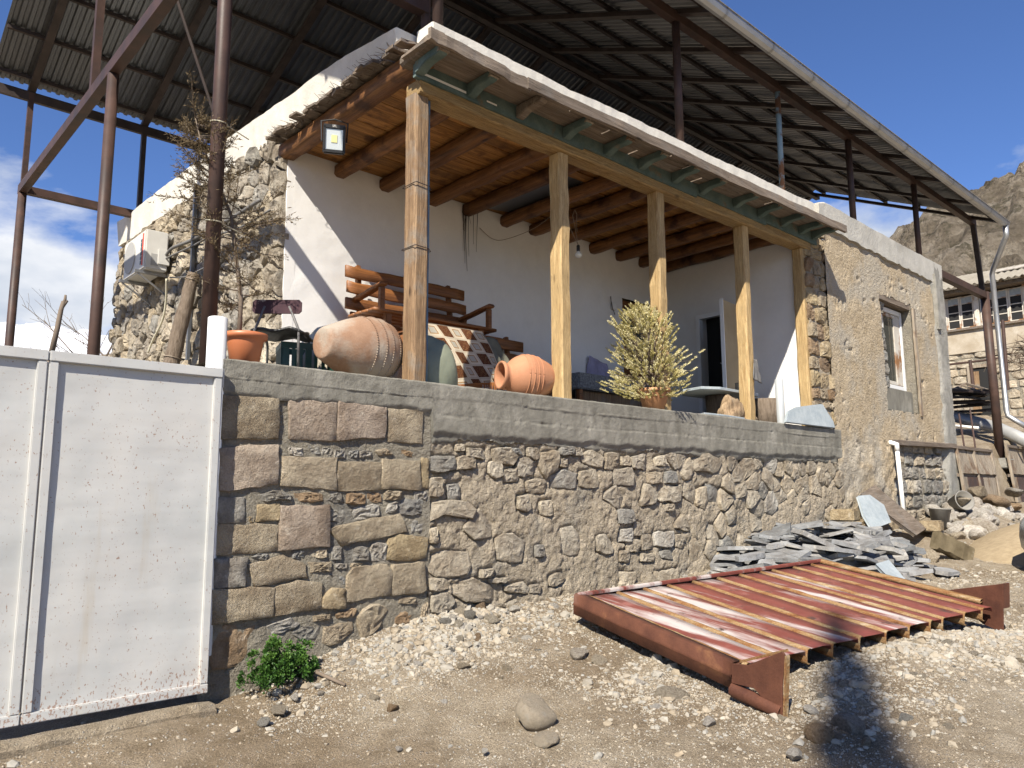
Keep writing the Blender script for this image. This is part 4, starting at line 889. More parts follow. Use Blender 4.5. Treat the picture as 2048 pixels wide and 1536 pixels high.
# left end: three tall poles, the ring of tie beams at parapet height
for y, zt, rr in ((.37, 7.36, .053), (3.25, 5.9, .056), (7.52, 5.9, .056)): MB().tube([(2.06, y, 2.3 if y < 1 else 1.2), (2.06, y, zt)], rr, 16).build('pole', MT['rust'], can, True)
MB().bar((2.06, .37, 5.97), (2.06, 7.60, 5.97), .10, .13).build('tie_beam', MT['rust'], can)
MB().bar((2.06, 7.52, 5.96), (3.56, 7.52, 5.96), .10, .11).build('tie_beam', MT['rust'], can)
MB().bar((2.06, .30, 5.97), (3.85, .30, 5.97), .10, .12).build('tie_beam', MT['rust'], can)
MB().tube([(3.85, .30, 5.62), (3.85, .30, 6.1)], .045, 8).build('post_foot', MT['rust'], can)
MB().bar((2.06, 7.50, 6.03), (2.06, 7.50, 7.42), .07, .07).build('post', MT['rust'], can)
MB().bar((3.62, 7.50, 5.98), (3.62, 7.50, 7.42), .07, .07).build('post', MT['darksteel'], can)
a = PX(190, 150, 2.06); MB().bar((2.06, a[1], 6.03), (2.06, a[1], 8.9), .08, .08).build('king_post', MT['rust'], can)
MB().tube([PY(438, 258, 4.0), PY(342, -40, 4.0)], .02, 8).build('brace', MT['darksteel'], can)
# right end
MB().tube([(18.78, .12, 2.30), (18.74, .12, 5.92)], .088, 18).build('pole', MT['rust'], can, True)
MB().bar((18.62, .12, 5.9), (18.38, .12, 7.4), .09, .09, (0, 1, 0)).build('post', MT['darksteel'], can)
MB().bar((15.5, .12, 5.80), (18.80, .12, 5.84), .12, .14).build('tie_beam', MT['rust'], can)
MB().mm(18.55, 19.02, -.1, .34, 2.10, 2.32).build('pole_footing', MT['greyconcrete'], can, bevel=.02)
# gutter and downpipe
gsec = [(-.40, 7.27), (-.42, 7.20), (-.45, 7.155), (-.50, 7.14), (-.545, 7.16), (-.565, 7.21), (-.565, 7.245), (-.575, 7.25), (-.58, 7.24)]
V = [(x, y, z) for x in (XL-.03, XR+.06) for y, z in gsec]; n = len(gsec)
gut = link('gutter', V, [(i, i+1, n+i+1, n+i) for i in range(n-1)]+[tuple(range(n))[:-2], tuple(n+i for i in range(n-3, -1, -1))], MT['gutter'], can)
for i in range(16):
    x = 2.2+i*1.07; MB().add([(x+dx, y-(.004 if y < -.41 else 0), z-.006) for dx in (0, .03) for y, z in gsec], [(j, j+1, n+j+1, n+j) for j in range(n-1)]).build('gutter_bracket', MT['aluminium'], gut)
dp = [(18.32, -.50, 7.16), (18.32, -.50, 6.96), (18.36, -.46, 6.90), (18.62, -.12, 6.36), (18.66, -.08, 6.28), PY(2013, 822, -.05), PY(2016, 832, -.1), PY(2060, 858, -.45)]
MB().tube(dp, .052, 14).build('downpipe', MT['gutter'], can, True)
# ---------------------------------------------------------------- gate
gate = thing('metal_gate', (1.0, -.08, .42), 'large grey-white sheet metal gate with rust specks, two leaves', 'gate')
def leaf(x0, x1, par):
    n = 40; zs = np.linspace(.44, 2.38, 60); xg = np.linspace(x0+.02, x1-.02, n); XX, ZZ = np.meshgrid(xg, zs)
    YY = -.085+.006*fbm(XX*2, ZZ*1.3, 3, 7)+.0035*fbm(XX*.8, ZZ*6, 3, 9)*np.exp(-np.minimum(XX-x0, x1-XX)*3)
    J, I = np.meshgrid(np.arange(59), np.arange(n-1), indexing='ij'); q = (J*n+I).ravel()
    np_mesh('panel', np.stack([XX.ravel(), YY.ravel(), ZZ.ravel()], 1), np.stack([q, q+1, q+n+1, q+n], 1), MT['gate'], par)
    MB().mm(x0, x1, -.115, -.065, 2.355, 2.415).build('top_rail', MT['gate'], par, bevel=.005)
    MB().mm(x0, x1, -.112, -.068, .42, .475).build('bottom_rail', MT['gate'], par, bevel=.005)
    for a in (x0, x1-.052): MB().mm(a, a+.05, -.110, -.066, .476, 2.354).build('stile', MT['gate'], par, bevel=.005)
leaf(1.003, 1.985, gate); leaf(.0, .998, gate)
tag(MB().lathe([(.062, .62), (.062, 2.77), (.055, 2.775), (.0, 2.775)], (1.985, .02, 0), n=24).build('gate_pipe', MT['pipe_white'], None, True), 'white painted steel pipe standing behind the gate corner', 'gate post')
MB().tube([(1.99, -.07, 2.30), (1.99, -.07, 2.42)], .02, 8).build('hinge', MT['gate'], gate)
tag(MB().timber((-.2, -.13, .25), (2.0, -.15, .30), .16, .16, 20, .012, .2, 5).build('gate_sill', MT['ground']), 'rough dusty concrete sill under the gate', 'sill')

# ---------------------------------------------------------------- air conditioner on the side wall
ac = thing('air_conditioner', (3.35, 6.1, 4.6), 'off-white air conditioner outdoor unit with red stripe on wall brackets', 'air conditioner')
Y0, Y1, Z0, Z1 = 5.68, 6.58, 4.62, 5.17
body = MB().mm(3.20, 3.50, Y0, Y1, Z0, Z1).build('casing', MT['ac'], ac, bevel=.018)
gr = MB()
for rr in np.linspace(.05, .215, 8): gr.tube([(3.192, 6.30+rr*math.cos(t), 4.895+rr*math.sin(t)) for t in np.linspace(0, 2*math.pi, 25)], .005, 4)
for t in np.linspace(0, math.pi, 9)[:-1]: gr.bar((3.192, 6.30-.215*math.cos(t), 4.895-.215*math.sin(t)), (3.192, 6.30+.215*math.cos(t), 4.895+.215*math.sin(t)), .005, .005)
gr.build('fan_grille', MT['ac'], body)
MB().lathe([(.225, 0), (.225, .012), (.0, .012)], (3.1985, 6.30, 4.895), (-1, 0, 0), 28).build('fan_opening', MT['acdark'], body)
MB().mm(3.193, 3.1995, 5.755, 5.785, 4.68, 5.12).build('red_stripe', MT['red'], body)
lt = MB()
for k, (zz, hh) in enumerate(((4.70, .05), (4.765, .045), (4.825, .055), (4.895, .045), (4.955, .05), (5.02, .03))): lt.mm(3.193, 3.1995, 5.80, 5.85, zz, zz+hh)
lt.build('vertical_lettering', MT['teal'], body)
MB().mm(3.36, 3.52, Y0-.025, Y0-.002, 4.70, 4.92).build('valve_cover', MT['ac'], body, bevel=.01)
MB().mm(3.28, 3.38, Y0-.004, Y0-.0005, 4.68, 4.84).build('valve_sticker', MT['acdark'], body)
for y in (5.80, 6.46):
    MB().bar((3.12, y, 4.595), (3.58, y, 4.595), .04, .04).bar((3.56, y, 4.3), (3.56, y, 4.6), .04, .03).bar((3.16, y, 4.57), (3.56, y, 4.32), .02, .02, (0, 1, 0)).build('wall_bracket', MT['aluminium'], ac)
def wire(name, path, r, mat, label, cat, n=6, sub=6):
    P = [Vector(p) for p in path]; out = []
    for i in range(len(P)-1):
        p0, p1, p2, p3 = P[max(i-1, 0)], P[i], P[i+1], P[min(i+2, len(P)-1)]
        for k in range(sub):
            t = k/sub; out.append(.5*((2*p1)+(p2-p0)*t+(2*p0-5*p1+4*p2-p3)*t*t+(3*p1-p0-3*p2+p3)*t**3))
    out.append(P[-1]); o = MB().tube(out, r, n).build(name, mat, None, True); return tag(o, label, cat)
wire('drain_hose', [PX(333, 558, 3.38), PX(332, 600, 3.45), PX(325, 640, 3.48), PX(306, 680, 3.5), PX(296, 705, 3.5)], .014, MT['hose'], 'cream drain hose hanging from the air conditioner', 'hose')
wire('refrigerant_pipe', [(3.47, 5.66, 4.85), PX(345, 496, 3.48), PX(380, 482, 3.50), PX(418, 462, 3.50), PX(470, 432, 3.5), PX(520, 400, 3.5)], .022, MT['cable'], 'thick wrapped pipe running from the air conditioner along the stones', 'pipe')
wire('cable', [(3.47, 5.66, 4.80), PX(350, 508, 3.47), PX(385, 492, 3.49), PX(420, 474, 3.49), PX(480, 455, 3.5), PX(540, 420, 3.5)], .012, MT['cable'], 'dark cable below the wrapped pipe on the stone wall', 'cable')
wire('cable', [PX(340, 555, 3.42), PX(375, 553, 3.45), PX(400, 540, 3.46), PX(425, 530, 3.47), PX(450, 540, 3.5)], .010, MT['cable'], 'grey cable bundle drooping behind the log top', 'cable')
MB_ = MB().bar(PX(392, 370, 3.52), PX(375, 720, 3.50), .05, .04, (1, 0, 0)).build('conduit', MT['galv']); tag(MB_, 'flat grey metal conduit running down the stone wall', 'conduit')
lg = thing('leaning_log', PX(345, 728, 3.3), 'bark-covered log leaning against the stone wall behind the gate', 'log')
a, b = Vector(PX(387, 548, 3.42)), Vector(PX(338, 745, 3.2)); lp = [b.lerp(a, t) for t in np.linspace(0, 1, 12)]
MB().tube([p+Vector((random.uniform(-.008, .008), random.uniform(-.008, .008), 0)) for p in lp], [.10-.028*i/11+random.uniform(-.004, .004) for i in range(12)], 12).build('trunk', MT['bark'], lg, True)
for t in (.14, .93):
    c = b.lerp(a, t); aa, bb, dd = frame_from(a-b); r_ = .105-.028*t; MB().tube([c+(aa*math.cos(u)+bb*math.sin(u))*r_ for u in np.linspace(0, 2*math.pi, 17)], .006, 5).build('wire_band', MT['wire'], lg)
o = MB().tube([PY(103, 706, 1.2), PY(115, 655, 1.2), PY(122, 620, 1.2), PY(127, 603, 1.2)], [.02, .018, .016, .014], 8).tube([PY(124, 612, 1.2), PY(130, 600, 1.2), PY(131, 590, 1.2)], [.013, .011, .008], 7).tube([PY(125, 614, 1.2), PY(134, 601, 1.2)], [.012, .011], 7).tube([PY(103, 706, 1.2), PY(70, 900, 1.2)], [.02, .022], 8).build('forked_stick', MT['drybranch'], None, True); tag(o, 'bare forked stick poking up above the gate', 'stick')

# ---------------------------------------------------------------- plants
def leaves_mesh(name, pos, dirs, ln, wd, mat, parent, tone=None, fold=.25, seed=0):
    """many small leaves: each a folded pair of triangles at pos pointing along dirs"""
    rs = np.random.RandomState(seed); n = len(pos); d = dirs/np.linalg.norm(dirs, axis=1, keepdims=True)
    r = rs.normal(size=(n, 3)); s = np.cross(d, r); s /= np.linalg.norm(s, axis=1, keepdims=True)+1e-9; u = np.cross(s, d)
    ln = np.asarray(ln)[:, None]*np.ones((n, 1)); wd = np.asarray(wd)[:, None]*np.ones((n, 1))
    A = pos; B = pos+d*ln*.5+s*wd*.5+u*wd*fold; Cc = pos+d*ln; D = pos+d*ln*.5-s*wd*.5+u*wd*fold
    V = np.stack([A, B, Cc, D], 1).reshape(-1, 3); q = np.arange(n)*4; Fq = np.concatenate([np.stack([q, q+1, q+2], 1), np.stack([q, q+2, q+3], 1)])
    t = np.repeat(tone if tone is not None else rs.rand(n), 4); return np_mesh(name, V, Fq, mat, parent, False, attr=t)
def m_leaf(name, stops, rough=.6, trans=.25):
    s = NT(name); at = s.n('Attribute'); at.attribute_name = 'tone'; col = s.ramp(at.outputs['Fac'], stops)
    s.done(col, rough, 0, None, .3); s.b.inputs['Transmission Weight'].default_value = 0
    tr = s.n('BsdfTranslucent'); s.l(col, tr.inputs['Color']); mx = s.n('MixShader'); mx.inputs[0].default_value = trans
    s.l(s.b.outputs[0], mx.inputs[1]); s.l(tr.outputs[0], mx.inputs[2]); s.l(mx.outputs[0], s.t.nodes['Material Output'].inputs['Surface']); return s.m
MT['needles'] = m_leaf('dry_brown_needles', [(0, (.07, .05, .03)), (.5, (.15, .11, .06)), (1, (.23, .175, .10))], .9, .15)
MT['yellowleaf'] = m_leaf('pale_yellow_green_leaf', [(0, (.20, .185, .06)), (.4, (.44, .39, .15)), (.75, (.62, .55, .27)), (1, (.73, .68, .44))], .6, .25)
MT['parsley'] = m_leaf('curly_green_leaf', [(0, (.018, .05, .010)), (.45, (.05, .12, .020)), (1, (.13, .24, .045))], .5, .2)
# dried conifer in an orange pot, tied to the pole
dc = thing('dried_conifer', (2.29, .32, 2.5), 'tall dried brown conifer in an orange plastic pot tied to the pole', 'potted plant')
MB().lathe([(.0, .0), (.095, .0), (.125, .19), (.130, .205), (.150, .21), (.155, .245), (.140, .248), (.130, .23), (.12, .22), (.0, .215)], (2.30, .30, 2.502), n=32).build('pot', MT['potplastic'], dc, True)
rg = random.Random(21); tr = [Vector((2.27, .34, 2.70)), Vector(PY(482, 600, .36)), Vector(PY(470, 500, .40)), Vector(PY(462, 430, .44)), Vector(PY(430, 350, .48)), Vector(PY(402, 285, .52)), Vector(PY(390, 232, .55))]
MB().tube(tr, [.018, .016, .014, .012, .009, .006, .003], 7).build('trunk', MT['drybranch'], dc, True)
br = MB(); pos = []; dr = []
for k in range(92):
    t = rg.uniform(.06, 1)**.85*(len(tr)-1.001); i = int(t); p = tr[i].lerp(tr[i+1], t-i); an = rg.uniform(0, 6.28)
    L_ = rg.uniform(.14, .50)*(1.0 if t < 4.2 else .6)*(1 if t > 1 else .8)
    d = Vector((math.cos(an), math.sin(an)*.8, rg.uniform(-.15, .75))).normalized(); e = p+d*L_; mid = p.lerp(e, .5)+Vector((0, 0, -.03))
    br.tube([p, mid, e], [.005, .0035, .0015], 4)
    for j in range(24):
        s_ = rg.uniform(.2, 1); c = (p.lerp(mid, s_*2) if s_ < .5 else mid.lerp(e, s_*2-1)); td = (d+Vector((rg.uniform(-.9, .9), rg.uniform(-.9, .9), rg.uniform(-.7, .7)))).normalized(); tl = rg.uniform(.03, .085)
        for q in range(7):
            w_ = c+td*tl*(q/6); pos.append(w_); v_ = td+Vector((rg.uniform(-1, 1), rg.uniform(-1, 1), rg.uniform(-1, 1)))*.8; dr.append(v_)
br.build('branches', MT['drybranch'], dc)
n = len(pos); rs = np.random.RandomState(2); tag(leaves_mesh('foliage', np.array(pos), np.array(dr), rs.uniform(.012, .032, n), rs.uniform(.004, .008, n), MT['needles'], dc), kind='stuff')
for z in (4.30, 3.55):
    a = Vector((2.06, .37, z)); MB().tube([a+Vector((.057*math.cos(t), .057*math.sin(t), .01*math.sin(t))) for t in np.linspace(0, 6.28, 15)]+[a+Vector((.057, 0, 0)), a+Vector((.25, .05, -.03))], .005, 5).build('tie_string', MT['hose'], dc)
# yellow shrub
ys_ = thing('yellow_shrub', (6.88, .14, 2.5), 'bushy pale yellow-green shrub in a brown clay pot on the ledge', 'potted plant')
MB().lathe([(.0, .0), (.115, .0), (.165, .20), (.168, .205), (.18, .205), (.185, .24), (.165, .243), (.15, .22), (.0, .21)], (6.88, .16, 2.502), n=32).build('pot', MT['potbrown'], ys_, True)
base = Vector((6.88, .16, 2.72)); stm = MB(); pos = []; dr = []; tn = []; rg = random.Random(9)
def shrub_r(z): return np.interp(z, [2.6, 2.75, 2.95, 3.15, 3.35, 3.5, 3.62], [.30, .45, .50, .47, .42, .30, .12])
for k in range(820):
    z = rg.uniform(2.62, 3.64)**1.0; an = rg.uniform(0, 6.283); rr = shrub_r(z)*math.sqrt(rg.uniform(.10, 1))*rg.uniform(.7, 1.15)*(1+.20*math.sin(3*an+z*7)+.18*math.sin(z*17+an*2))
    if z > 3.3: cx, cy = 6.74, .16
    else: cx, cy = 6.86, .16
    tip = Vector((cx+rr*math.cos(an), cy+.03+rr*math.sin(an)*.8, z)); st_ = base+Vector((rg.uniform(-.08, .08), rg.uniform(-.08, .08), max(0, (z-2.75)*.55))); mid = st_.lerp(tip, .55)+Vector((0, 0, rg.uniform(.0, .06)))
    if k % 4 == 0: stm.tube([st_, mid, tip], [.006, .004, .002], 4)
    d = ((tip-mid).normalized()*.7+Vector((math.cos(an)*.4, math.sin(an)*.4, .55))).normalized(); L_ = rg.uniform(.06, .13); tone = rg.uniform(.35, .95)
    for q in range(26):
        s_ = q/26; c = tip+d*L_*(s_-.35); a2 = q*2.4; sd = Vector((math.cos(a2), math.sin(a2), .35))
        pos.append(c); dr.append(d*.8+sd*.75); tn.append(min(1, max(0, tone+rg.uniform(-.25, .25)+.3*(s_-.4))))
stm.build('stems', MT['drybranch'], ys_)
n = len(pos); rs = np.random.RandomState(3); tag(leaves_mesh('foliage', np.array(pos), np.array(dr), rs.uniform(.016, .030, n), rs.uniform(.009, .016, n), MT['yellowleaf'], ys_, np.array(tn)), kind='stuff')
# curly parsley at the foot of the wall
pc = Vector(PY(552, 1335, -.12)); pc.z = gz1(pc.x, pc.y); pa = thing('parsley_plant', pc, 'bright green curly-leaved plant growing at the foot of the wall', 'plant')
pos = []; dr = []; tn = []; stm = MB(); rg = random.Random(13)
for k in range(105):
    u = rg.uniform(0, 6.283); e = math.asin(rg.uniform(.02, 1)); R_ = rg.uniform(.72, 1.02)*(1+.22*math.sin(2*u+1)+.12*math.sin(5*u)); c = pc+Vector((.20*R_*math.cos(u)*math.cos(e)+.03, .16*R_*math.sin(u)*math.cos(e)-.03, .04+.22*R_*math.sin(e)))
    if k % 3 == 0: stm.tube([pc+Vector((0, 0, .02)), c], [.004, .002], 4)
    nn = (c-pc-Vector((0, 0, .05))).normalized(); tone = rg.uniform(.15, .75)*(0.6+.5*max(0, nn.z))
    for q in range(44):
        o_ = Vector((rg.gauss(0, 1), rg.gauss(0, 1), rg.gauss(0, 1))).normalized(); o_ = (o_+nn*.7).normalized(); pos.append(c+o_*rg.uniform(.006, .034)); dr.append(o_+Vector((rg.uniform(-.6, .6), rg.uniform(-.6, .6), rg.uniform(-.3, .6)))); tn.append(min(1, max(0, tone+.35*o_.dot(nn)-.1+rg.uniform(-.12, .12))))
stm.build('stems', MT['parsley'], pa); n = len(pos); rs = np.random.RandomState(4)
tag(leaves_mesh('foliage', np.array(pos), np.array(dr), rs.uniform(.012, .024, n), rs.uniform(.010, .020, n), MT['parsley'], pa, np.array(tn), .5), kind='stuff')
# bare trees behind the house
def bare_tree(name, base, h, seed, label, lean=(0, 0)):
    rg = random.Random(seed); t = thing(name, base, label, 'tree'); mb = MB(); tw = MB()
    def grow(p, d, L_, r, dep):
        e = p+d*L_; (mb if dep < 2 else tw).tube([p, p.lerp(e, .5)+Vector((rg.uniform(-1, 1), rg.uniform(-1, 1), 0))*L_*.05, e], [r, r*.85, r*.65], 5 if dep < 2 else 4)
        if dep >= 5: return
        for k in range(rg.choice((2, 3, 3)) if dep else 5):
            grow(p.lerp(e, rg.uniform(.45, 1)), (d+Vector((rg.uniform(-.75, .75), rg.uniform(-.75, .75), rg.uniform(-.25, .5)))).normalized(), L_*rg.uniform(.52, .78), r*.55, dep+1)
    grow(Vector(base), Vector((lean[0], lean[1], 1)).normalized(), h*.36, h*.012, 0); mb.build('trunk', MT['drybranch'], t); tag(tw.build('crown', MT['drybranch'], t), kind='stuff'); return t
bare_tree('bare_tree', (5.7, 14.0, 1.2), 6.2, 3, 'leafless tree standing behind the corner of the stone side wall', (-.12, 0))
bare_tree('bare_tree', (4.7, 12.6, 1.0), 4.2, 5, 'small leafless shrub low beside the stone corner', (-.05, 0))

# ---------------------------------------------------------------- things on the ledge and the porch
def jar(name, p, axis, R_, L_, mat, label, bands, beads, mouth):
    t = thing(name, p, label, 'jar'); ax = Vector(axis).normalized(); P = Vector(p)+Vector((0, 0, R_))
    pf = [(.0, 0), (.42, .0), (.48, .02), (.62, .14), (.79, .28), (.92, .42), (.985, .56), (1.0, .66), (.95, .78), (.82, .88), (.64, .96), (.52, 1.0)]
    pf = [(r*R_, (h-.5)*L_) for r, h in pf]
    pf2 = []
    for i in range(len(pf)-1):
        for k in range(4): s_ = k/4; pf2.append((pf[i][0]+(pf[i+1][0]-pf[i][0])*s_, pf[i][1]+(pf[i+1][1]-pf[i][1])*s_))
    pf2.append(pf[-1])
    # smooth the profile
    for _ in range(3): pf2 = [pf2[0]]+[((pf2[i-1][0]+2*pf2[i][0]+pf2[i+1][0])/4, (pf2[i-1][1]+2*pf2[i][1]+pf2[i+1][1])/4) for i in range(1, len(pf2)-1)]+[pf2[-1]]
    rr, hh = pf2[-1]
    if mouth: pf2 += [(rr*1.02, hh+.03), (rr*1.16, hh+.045), (rr*1.2, hh+.065), (rr*1.12, hh+.08), (rr*.95, hh+.07), (rr*.88, hh+.02), (rr*.9, hh-.1), (rr*1.2, hh-.25), (.0, hh-.35)]
    else: pf2 += [(rr*.9, hh+.02), (rr*.7, hh), (0, hh-.05)]
    MB().lathe(pf2, P, ax, 48).build('body', mat, t, True)
    A, B, D = frame_from(ax)
    for hb in bands:
        h = (hb-.5)*L_; r = np.interp(h, [q[1] for q in pf2[:45]], [q[0] for q in pf2[:45]]); mb = MB(); n = 90
        if beads:
            for k in range(80):
                u = 6.283*k/80; c = P+D*h+(A*math.cos(u)+B*math.sin(u))*(r+.0005); mb.box(c, (.010, .010, .010), Matrix.Rotation(u, 3, 'Z'))
        else: mb.tube([P+D*h+(A*math.cos(u)+B*math.sin(u))*(r+.002*(k % 2)) for k, u in enumerate(np.linspace(0, 6.283, n))], .007, 5)
        mb.build('band', mat, t, True)
    return t
jar('clay_jar', (3.27, .36, 2.50), (1, .12, 0), .272, .72, MT['oldjar'], 'big weathered clay jar lying on the ledge left of the first column', (.48, .60, .70, .82), True, False)
jar('clay_jar', (5.20, .34, 2.50), (-.951, .309, .03), .222, .54, MT['terracotta'], 'terracotta jar lying on the ledge with its open mouth facing left', (.46, .55, .64, .73), False, True)

def bench(name, x0, x1, yb, yf, zs, zt, zf, label, arms=True, slats=3):
    t = thing(name, ((x0+x1)/2, (yb+yf)/2, zf), label, 'bench'); rg = random.Random(int(zs*100))
    ht = (zt-zs-.06)/slats
    for k in range(slats):
        z = zs+.10+k*ht; tl = .07*(z-zs)/(zt-zs); mb = MB().timber((x0+rg.uniform(-.03, .03), yb+tl, z+ht*.36), (x1+rg.uniform(-.03, .03), yb+tl, z+ht*.36), .035, ht*.70, 12, .006, .2, k+int(x0*10)); mb.build('back_slat', MT['benchwood'], t, True)
    for k in range(4):
        y = yf+(yb-yf)*(k+.5)/4*.95; MB().timber((x0, y, zs), (x1, y, zs), (yb-yf)/4*.9, .035, 8, .004, .2, k+31).build('seat_slat', MT['benchwood'], t, True)
    for x in (x0+.2, x1-.2):
        MB().bar((x, yb+.02, zf), (x, yb+.03, zs), .06, .07).build('leg', MT['benchwood'], t, bevel=.006); MB().bar((x, yf+.10, zf), (x, yf+.06, zs), .06, .07).build('leg', MT['benchwood'], t, bevel=.006)
        MB().bar((x, yb+.045, zs-.02), (x, yb+.13, zt+.03), .06, .05, (1, 0, 0)).build('back_post', MT['benchwood'], t, bevel=.005)
        MB().bar((x, yf+.08, zs-.15), (x, yb, zs-.15), .05, .06).build('stretcher', MT['benchwood'], t)
    if arms:
        for x in (x0+.10, x1-.10):
            MB().timber((x, yb+.04, zs+.20), (x, yf-.02, zs+.27), .09, .04, 5, .005, .3, 7).build('armrest', MT['benchwood'], t, True); MB().bar((x, yf+.03, zs), (x, yf+.03, zs+.24), .055, .055).build('arm_post', MT['benchwood'], t, bevel=.005)
    return t
bench('wooden_bench', 4.20, 5.86, 2.15, 1.60, 3.49, 4.09, 2.99, 'varnished wooden bench with armrests stacked high against the white wall')
bench('wooden_bench', 4.30, 6.86, 2.20, 1.45, 2.96, 3.60, 2.5, 'lower dark wooden bench along the white wall behind the jars', False, 3)
ch = thing('wooden_chest', (4.75, 1.15, 2.5), 'dark wooden chest hidden under the patterned rug', 'chest'); MB().mm(4.35, 5.10, .98, 1.40, 2.5, 3.20).build('box', MT['benchwood'], ch, bevel=.01); MB().mm(4.33, 5.12, .96, 1.42, 3.203, 3.225).build('lid', MT['benchwood'], ch, bevel=.006)
# rug draped over the chest
TL, TR, BR_, BL = Vector((4.31, .93, 3.25)), Vector((5.06, .93, 3.26)), Vector((5.32, .82, 2.74)), Vector((4.66, .70, 2.66)); n, m = 40, 40; V = []; UV = []
for j in range(m+10):
    for i in range(n):
        u = i/(n-1); v = j/(m-1)
        if j < 10: p = (TL.lerp(TR, u))+Vector((0, .38*(9-j)/9, .0)); vv = -.3*(9-j)/9
        else:
            v = (j-10)/(m-1); a_ = TL.lerp(BL, v); b_ = TR.lerp(BR_, v); p = a_.lerp(b_, u); f_ = math.sin(v*math.pi*.5)
            p += Vector((0, -.03*math.sin(u*9+v*2)*f_-.05*v*(1-v), 0))+Vector((.0, .22*max(0, .22-u)/.22*f_, 0)); vv = v
        V.append(p); UV.append((u*5.0, vv*4.4))
rug = thing('patterned_rug', (4.8, .9, 2.66), 'brown and cream patterned rug with fringe hanging between the two jars', 'rug')
o = link('cloth', V, grid_faces(n, m+10), MT['rug'], rug, True); uvl = o.data.uv_layers.new(name='UVMap')
for lp_ in o.data.loops: uvl.data[lp_.index].uv = UV[lp_.vertex_index]
mb = MB()
for i in range(90):
    u = i/89; p = BL.lerp(BR_, u)+Vector((0, -.03*math.sin(u*9+2)+.22*max(0, .22-u)/.22, 0)); mb.tube([p+Vector((0, 0, .005)), p+Vector((random.uniform(-.008, .008), random.uniform(-.01, .01), -.07))], [.005, .003], 4)
mb.build('fringe', MT['fringe'], rug)
def drape(name, corners, mat, label, cat, amp=.02, seed=0, nn=18, thick=True):
    A, B, Cc, D = [Vector(c) for c in corners]; nrm = (B-A).cross(D-A).normalized(); V = []
    for j in range(nn):
        for i in range(nn):
            u, v = i/(nn-1), j/(nn-1); p = A.lerp(B, u).lerp(D.lerp(Cc, u), v)
            V.append(p+nrm*(amp*float(fbm(np.array(u*4+seed), np.array(v*2.0), 3, seed))*1.6+amp*math.sin(u*14+seed+2*v)*.6*v))
    o = link(name, V, grid_faces(nn, nn), mat, None, True); md = o.modifiers.new('thickness', 'SOLIDIFY'); md.thickness = .006
    return tag(o, label, cat)
drape('coat', [(5.05, .95, 3.22), (5.34, .98, 3.20), (5.52, .84, 2.74), (5.30, .80, 2.72)], MT['cloth_olive'], 'olive coat hanging beside the patterned rug', 'coat', .03, 3)
def bundle(name, c, rad, mat, label, cat, seed, amp=.22):
    bm = bmesh.new(); bmesh.ops.create_icosphere(bm, subdivisions=4, radius=1.0)
    for v in bm.verts:
        p = v.co; k = 1+amp*float(fbm(np.array(p.x*1.6+seed+p.z*.7), np.array(p.y*1.6+p.z*1.3), 4, seed)); v.co = Vector((p.x*rad[0]*k, p.y*rad[1]*k, max(p.z*rad[2]*k, -rad[2]*.55)))
    me = bpy.data.meshes.new(name); bm.to_mesh(me); bm.free(); me.materials.append(mat); me.polygons.foreach_set('use_smooth', [True]*len(me.polygons))
    o = bpy.data.objects.new(name, me); COL.objects.link(o); o.location = c; return tag(o, label, cat)
bundle('tarpaulin_bundle', (3.98, .30, 2.62), (.22, .16, .34), MT['tarp'], 'grey-green tarpaulin bundle just right of the first column', 'bundle', 3, .12)
bundle('canvas_bundle', (3.48, 1.05, 2.72), (.40, .20, .36), MT['cloth_beige'], 'beige canvas bundle heaped behind the big weathered jar', 'bundle', 5)
bundle('canvas_bundle', (3.90, 1.22, 2.86), (.36, .18, .32), MT['cloth_grey'], 'dark grey cloth heaped under the left end of the stacked bench', 'bundle', 8)
# school chair
chh = thing('old_chair', (2.78, .75, 2.5), 'old metal chair with purple-brown backrest and torn dark seat', 'chair')
ax_ = Vector(PY(492, 612, .95)); bx_ = Vector(PY(558, 640, .70)); dx = (bx_-ax_); dx.z = 0; dx.normalize(); nx = Vector((dx.y, -dx.x, 0)); c0 = Vector((2.72, .80, 0))
def cp(u, v, z): return Vector((2.70, .80, z))+Vector((1, 0, 0))*u+Vector((0, 1, 0))*v
U_ = Vector((.72, -.62, 0)).normalized(); W_ = Vector((.62, .72, 0)).normalized()      # across the seat, and seat front direction
def cq(u, v, z): return Vector((2.80, .74, z))+U_*u+W_*v
bk = MB().prism([(-.19, .0), (-.17, -.02), (.17, -.02), (.19, .0), (.19, .07), (.17, .09), (-.17, .09), (-.19, .07)], cq(0, -.19, 3.03), U_, (0, 0, 1), W_*-1, .015).build('backrest', m_rough('worn_purple_paint', (.05, .028, .036), (.09, .05, .055), 8, (.38, .33, .29), 9, (.66, .7), bs=30, bstr=.1), chh)
sv = []
for j in range(9):
    for i in range(9):
        u = -.2+.05*i; v = -.2+.05*j; sv.append(cq(u+.01*math.sin(j*2.1), v+.012*math.sin(i*1.7), 2.90+.015*math.sin(i*1.3+j)-.012*abs(u)*5))
so = link('seat', sv, grid_faces(9, 9), MT['blackplastic'], chh, True); so.modifiers.new('thickness', 'SOLIDIFY').thickness = .02
for u in (-.17, .17):
    MB().tube([cq(u, -.17, 2.5), cq(u, -.19, 2.88), cq(u*.55, -.20, 3.07)], .011, 8).build('leg', MT['cable'], chh, True)
    MB().tube([cq(u, .19, 2.5), cq(u, .18, 2.82), cq(u, .14, 2.88), cq(u, -.15, 2.885)], .011, 8).build('leg', MT['cable'], chh, True)
